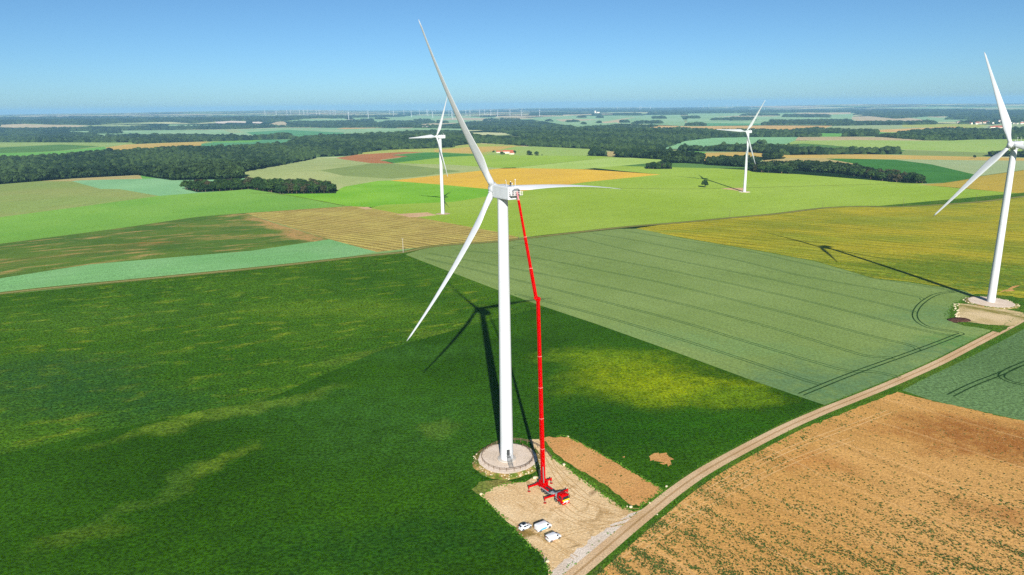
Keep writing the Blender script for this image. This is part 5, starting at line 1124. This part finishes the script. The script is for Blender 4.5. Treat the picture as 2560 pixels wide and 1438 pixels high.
# ------------------------------------------------------------------ people
def person(loc, rz, label, crouch=False, cloth='#26303c', arms=.5):
    t = empty('person', loc, rz); tag(t, label, 'person')
    hip = .5 if crouch else .93
    if crouch: pts = dict(p=(0, 0, hip), ch=(.10, 0, hip+.42), n=(.14, 0, hip+.60), h=(.16, 0, hip+.76), kl=(.38, .14, .52), kr=(.38, -.14, .52), al=(.08, .15, .07), ar=(.08, -.15, .07), fl=(.24, .16, .04), fr=(.24, -.16, .04))
    else: pts = dict(p=(0, 0, hip), ch=(.02, 0, 1.32), n=(.02, 0, 1.50), h=(.03, 0, 1.66), kl=(.04, .12, .50), kr=(.02, -.12, .50), al=(0, .14, .08), ar=(0, -.14, .08), fl=(.16, .15, .04), fr=(.16, -.15, .04))
    c = Vector(pts['ch'])
    for s, k in ((1, 'l'), (-1, 'r')):
        pts['s'+k] = tuple(c+Vector((0, .19*s, .08))); pts['e'+k] = tuple(c+Vector((.10, .27*s, -.2))); pts['w'+k] = tuple(c+Vector((.10+.28*arms, .24*s, -.30+.15*arms))); pts['m'+k] = tuple(c+Vector((.16+.30*arms, .23*s, -.33+.15*arms)))
    names = list(pts); idx = {n: i for i, n in enumerate(names)}
    E = [('p', 'ch'), ('ch', 'n'), ('n', 'h'), ('p', 'kl'), ('p', 'kr'), ('kl', 'al'), ('kr', 'ar'), ('al', 'fl'), ('ar', 'fr'), ('ch', 'sl'), ('ch', 'sr'), ('sl', 'el'), ('sr', 'er'), ('el', 'wl'), ('er', 'wr'), ('wl', 'ml'), ('wr', 'mr')]
    rad = dict(p=.15, ch=.16, n=.065, h=.10, kl=.075, kr=.075, al=.05, ar=.05, fl=.045, fr=.045, sl=.075, sr=.075, el=.05, er=.05, wl=.035, wr=.035, ml=.035, mr=.035)
    me = bpy.data.meshes.new('body'); me.from_pydata([pts[n] for n in names], [(idx[a], idx[b]) for a, b in E], []); me.materials.append(principled('work_clothes', C(cloth), .8))
    o = bpy.data.objects.new('body', me); COL.objects.link(o); o.parent = t
    sk = o.modifiers.new('skin', 'SKIN')
    for n in names: v = me.skin_vertices[0].data[idx[n]]; v.radius = (rad[n], rad[n]); v.use_root = (n == 'p')
    o.modifiers.new('sub', 'SUBSURF').levels = 1
    q = MB(); q.lathe([(.135, -.02), (.13, .06), (.09, .12), (.02, .15)], 14, (pts['h'][0], 0, pts['h'][2]+.03)); q.build('helmet', principled('helmet_white', C('#e8e8e4'), .4), t, smooth=60)
rb_ = math.atan2(aM.y, aM.x)
nz = PAD_Z+83.6+2.0
person(tuple(bc+sM*-1.1+Vector((0, 0, .05))), rb_, 'worker in dark clothes standing at the right end of the crane basket')
person(tuple(bc+sM*.9+Vector((0, 0, .05))), rb_, 'worker in grey clothes standing at the left end of the crane basket', cloth='#6a7078')
person(tuple(Vector((mainB.x, mainB.y, nz))-aM*4.6+sM*.2), rb_+2.6, 'worker in dark clothes crouching on the nacelle roof', True)

# ------------------------------------------------------------------ houses
mWall = principled('house_plaster', C('#e4dccb'), .9); mRoof = principled('roof_tiles', C('#a8553c'), .9); mRoofG = principled('roof_grey', C('#9a9490'), .8); mWin = principled('window_dark', (.02, .025, .03, 1), .2)
def house(loc, rz, L, Wd, H, RH, label, group=None, roof=None, name='house', wins=True, cat='house'):
    t = empty(name, loc, rz); tag(t, label, cat, group)
    q = MB(); q.add([(-L/2, -Wd/2, -1), (L/2, -Wd/2, -1), (L/2, Wd/2, -1), (-L/2, Wd/2, -1), (-L/2, -Wd/2, H), (L/2, -Wd/2, H), (L/2, Wd/2, H), (-L/2, Wd/2, H), (-L/2, 0, H+RH), (L/2, 0, H+RH)],
                    [[3, 2, 1, 0], [0, 1, 5, 4], [2, 3, 7, 6], [1, 2, 6, 9, 5], [3, 0, 4, 8, 7], [4, 5, 9, 8], [6, 7, 8, 9]]); q.build('walls', mWall, t)
    e = .5; sl_ = RH/(Wd/2); q = MB()
    for s in (-1, 1):
        q.add([(-L/2-e, 0, H+RH+.12), (L/2+e, 0, H+RH+.12), (L/2+e, s*(Wd/2+e), H-sl_*e+.12), (-L/2-e, s*(Wd/2+e), H-sl_*e+.12), (-L/2-e, 0, H+RH+.36), (L/2+e, 0, H+RH+.36), (L/2+e, s*(Wd/2+e), H-sl_*e+.32), (-L/2-e, s*(Wd/2+e), H-sl_*e+.32)],
              [[0, 1, 2, 3], [7, 6, 5, 4], [0, 4, 5, 1], [1, 5, 6, 2], [2, 6, 7, 3], [3, 7, 4, 0]])
    q.build('roof', roof or mRoof, t)
    if wins:
        for k in range(max(2, int(L/4))):
            for s in (-1, 1):
                q = MB(); q.box((-L/2+(k+.5)*L/max(2, int(L/4)), s*(Wd/2+.02), H*.55), (1.1, .1, 1.3)); q.build('window', mWin, t)
x, y, z = W1(1247, 382); house((x, y, z), .1, 14, 10, 3, 3, 'low farm barn with a red roof at the left of the farm')
x, y, z = W1(1270, 383.5); house((x, y, z), -.1, 30, 11, 5, 3.5, 'long pale farmhouse with a reddish roof beside dark trees')
x, y, z = W1(1279, 386); house((x, y, z), .6, 12, 8, 4, 2.5, 'small pale farm shed in front of the long farmhouse')
for px, py, h in ((1254, 387, 9), (1259, 387.5, 8), (1287, 385.5, 10), (1234, 382, 7)):
    x, y, z = W1(px, py); tree(x, y, h, random.randrange(4), 'dark tree standing beside the farm buildings', 'farm trees', 1.2)
vr = random.Random(11)
for i in range(52):
    px = vr.choice((vr.uniform(2392, 2430), vr.uniform(2425, 2500), vr.uniform(2440, 2495), vr.uniform(2508, 2560))); py = vr.uniform(306.5, 311.5) if px < 2425 else vr.uniform(303.5, 311)
    x, y, z = W1(px, py); house((x, y, z), vr.uniform(0, 3), vr.uniform(12, 22), vr.uniform(9, 12), vr.uniform(5, 8), 4, 'small pale house with tiled roof in the distant village on the right', 'houses of the distant village', wins=False, roof=vr.choice((mRoof, mRoof, mRoofG)))
for px, py, L in ((2482, 320, 45), (2494, 318.5, 60), (2500, 321, 40)):
    x, y, z = W1(px, py); house((x, y, z), .15, L, 20, 5, 4, 'long red roofed barn in the trees below the village', 'red barns below the village', wins=False, name='barn', cat='barn')
for px, py, L in ((1050, 319, 40), (1056, 319, 25), (1064, 319, 35), (1068, 319.5, 20)):
    x, y, z = W1(px, py); house((x, y, z), .1, L, 16, 6, 4, 'pale farm building on the edge of the far wood in the centre', 'far farm in the centre', roof=mRoofG, wins=False)
x, y, z = W1(1488, 283); q = MB(); q.box((0, 0, 15), (22, 22, 42)); q.box((45, 0, 6), (50, 30, 22)); o = q.build('grain_silo', mWall); o.location = (x, y, z); tag(o, 'white grain silo tower on the distant plain', 'silo')
print('things', time.time()-T0)

# ------------------------------------------------------------------ ground plants
from mathutils import noise as mn
def tuft_mesh(pts, s0, s1, name, label, mt, hfac=.8, nb=6):
    VV, FF = [], []; k = 0; LS = []
    for (x, y) in pts:
        s = random.uniform(s0, s1); z = float(hgt(x, y)) if math.hypot(x, y) > 420 else 0.0
        for j in range(nb):
            a = random.uniform(0, 6.28); d = random.uniform(.0, .55)*s; bx, by = x+d*math.cos(a), y+d*math.sin(a); w_ = s*random.uniform(.25, .45); h = s*hfac*random.uniform(.6, 1.1); a2 = random.uniform(0, 6.28)
            VV += [(bx-w_*math.cos(a2), by-w_*math.sin(a2), z+.01), (bx+w_*math.cos(a2), by+w_*math.sin(a2), z+.01), (bx+w_*.8*math.cos(a2)+h*.5*math.cos(a), by+w_*.8*math.sin(a2)+h*.5*math.sin(a), z+h), (bx-w_*.8*math.cos(a2)+h*.5*math.cos(a), by-w_*.8*math.sin(a2)+h*.5*math.sin(a), z+h*.9)]
            FF.append((k, k+1, k+2, k+3)); k += 4; LS += [random.random()]*4
    o = mesh_np(name, np.array(VV), np.array(FF), mt); set_attr(o, 'shade', LS); set_attr(o, 'leafshade', LS); tag(o, label, 'plants', None, 'stuff'); return o
mWeed = foliage_mat('weed_leaves', '#5a6c34', '#455c26', '#33461b', per='attr'); mGrass = foliage_mat('grass_leaves', '#5c8a24', '#4a761e', '#3c5f18', per='attr')
bsp = outline([p for p in POLY if p[0] == 'bare_soil'][0][3])
pxs = np.column_stack([rng.uniform(1480, 2600, 200000), rng.uniform(980, 1445, 200000)]); wp_ = world(pxs); ok = inside(wp_, bsp)
pxs, wp_ = pxs[ok], wp_[ok]; ca, sa = math.cos(ROWS_B), math.sin(ROWS_B); sel = []
ntw = world(NEARTRACK)
area_w = np.hypot(wp_[:, 0], wp_[:, 1])
for (px, py), (x, y) in zip(pxs, wp_):
    u_, v_ = x*ca+y*sa, -x*sa+y*ca; n1 = mn.noise(Vector((u_*.045, v_*.28, 3)))+.6*mn.noise(Vector((u_*.2, v_*.7, 9)))
    edge = px+py*1.05; low = min(1, max(0, (py-1150)/260)); left = min(1, max(0, (2050-px)/420))
    dist = np.hypot(ntw[:, 0]-x, ntw[:, 1]-y).min(); hd_ = max(0, 1-abs(dist-9)/9)*(.9 if px < 2130 else .35)
    dens = (.05+.30*low+.32*left*low+.12*left)*max(0, .62+n1*2.1)+hd_*max(0, .25+n1*1.2)*.8
    if px > 2300 and py < 1200: dens *= .25
    if random.random() < (dens*.85+.10*low+.03)*.30: sel.append((x, y))
print('tufts', len(sel)); tuft_mesh(sel, .13, .38, 'weeds', 'sparse dark green weed tufts on the bare tan field', mWeed, .7)
tl = outline([p for p in POLY if p[0] == 'tilled'][0][3]); pw = world(np.column_stack([rng.uniform(1350, 1660, 9000), rng.uniform(1090, 1270, 9000)])); pw = pw[inside(pw, tl)]
sel = [(x, y) for x, y in pw if random.random() < .5*max(0, mn.noise(Vector((x*.25, y*.25, 5)))+.05+(.28 if y < 186 else -.12))]
tuft_mesh(sel, .15, .36, 'weeds', 'small weeds on the tilled soil strip', mWeed, .6)
# grass tufts on verges and rough edges of the hardstanding
nw = world(smooth_line(NEARTRACK, 10)); dd = np.gradient(nw, axis=0); dd /= np.linalg.norm(dd, axis=1)[:, None]; nn_ = np.stack([-dd[:, 1], dd[:, 0]], 1)
sel = []
for i in range(len(nw)-1):
    L = np.linalg.norm(nw[i+1]-nw[i])
    for _ in range(int(L*3.2)):
        t = random.random(); p_ = nw[i]*(1-t)+nw[i+1]*t
        o_ = random.choice((random.uniform(2.0, 3.5), -random.uniform(2.2, 6.0), -random.uniform(2.2, 6.4)))
        sel.append(tuple(p_+nn_[i]*o_))
tuft_mesh(sel, .12, .34, 'grass', 'rough green grass on both verges of the farm track', mGrass, .8, 5)
sel = []
def along(pts, wd, dens, z=0):
    w_ = world(smooth_line(pts))
    for a, b in zip(w_, w_[1:]):
        for _ in range(int(np.linalg.norm(b-a)*dens)): t = random.random(); sel.append(tuple(a*(1-t)+b*t+rng.normal(0, wd, 2)))
along([(1204, 1240), (1217, 1256), (1279, 1316), (1325, 1365), (1355, 1389), (1368, 1415), (1376, 1440)], .4, 3.5)
along([(1376, 1139), (1414, 1167), (1474, 1210), (1555, 1267), (1590, 1278)], .6, 7)
along([(1205, 1240), (1239, 1218), (1279, 1210), (1320, 1203)], .5, 3)
along([(1610, 1198), (1654, 1224), (1640, 1240), (1598, 1268)], .5, 6)
along([(1390, 1093), (1420, 1093), (1528, 1150), (1609, 1196)], .25, 4)
along([(2372, 800), (2384, 765), (2428, 741)], 1.2, 5); along([(2400, 808), (2480, 822), (2520, 822)], 1.0, 4)
tuft_mesh(sel, .16, .42, 'grass', 'weedy grass fringe round the dirt hardstandings', mGrass, .9, 6)

# ------------------------------------------------------------------ haze: even pale air over the whole scene
hb = MB(); hb.box((0, 0, 0), (2, 2, 2))
hz = hb.build('haze', bpy.data.materials.new('haze')); hz.data.materials[0].use_nodes = True
zlo, zhi = float(GZ.min())-1.5, 175.0; hz.scale = (32000, 32000, (zhi-zlo)/2); hz.location = (0, 0, (zhi+zlo)/2)
ht = hz.data.materials[0].node_tree; ht.nodes.remove(ht.nodes['Principled BSDF']); pv = ht.nodes.new('ShaderNodeVolumePrincipled')
pv.inputs['Color'].default_value = (.33, .64, .97, 1); pv.inputs['Density'].default_value = 4.8e-5; pv.inputs['Anisotropy'].default_value = 0.0
ht.links.new(pv.outputs[0], ht.nodes['Material Output'].inputs['Volume'])
tag(hz, 'thin pale blue air haze over the countryside', None, None, 'stuff')
print('done', time.time()-T0)
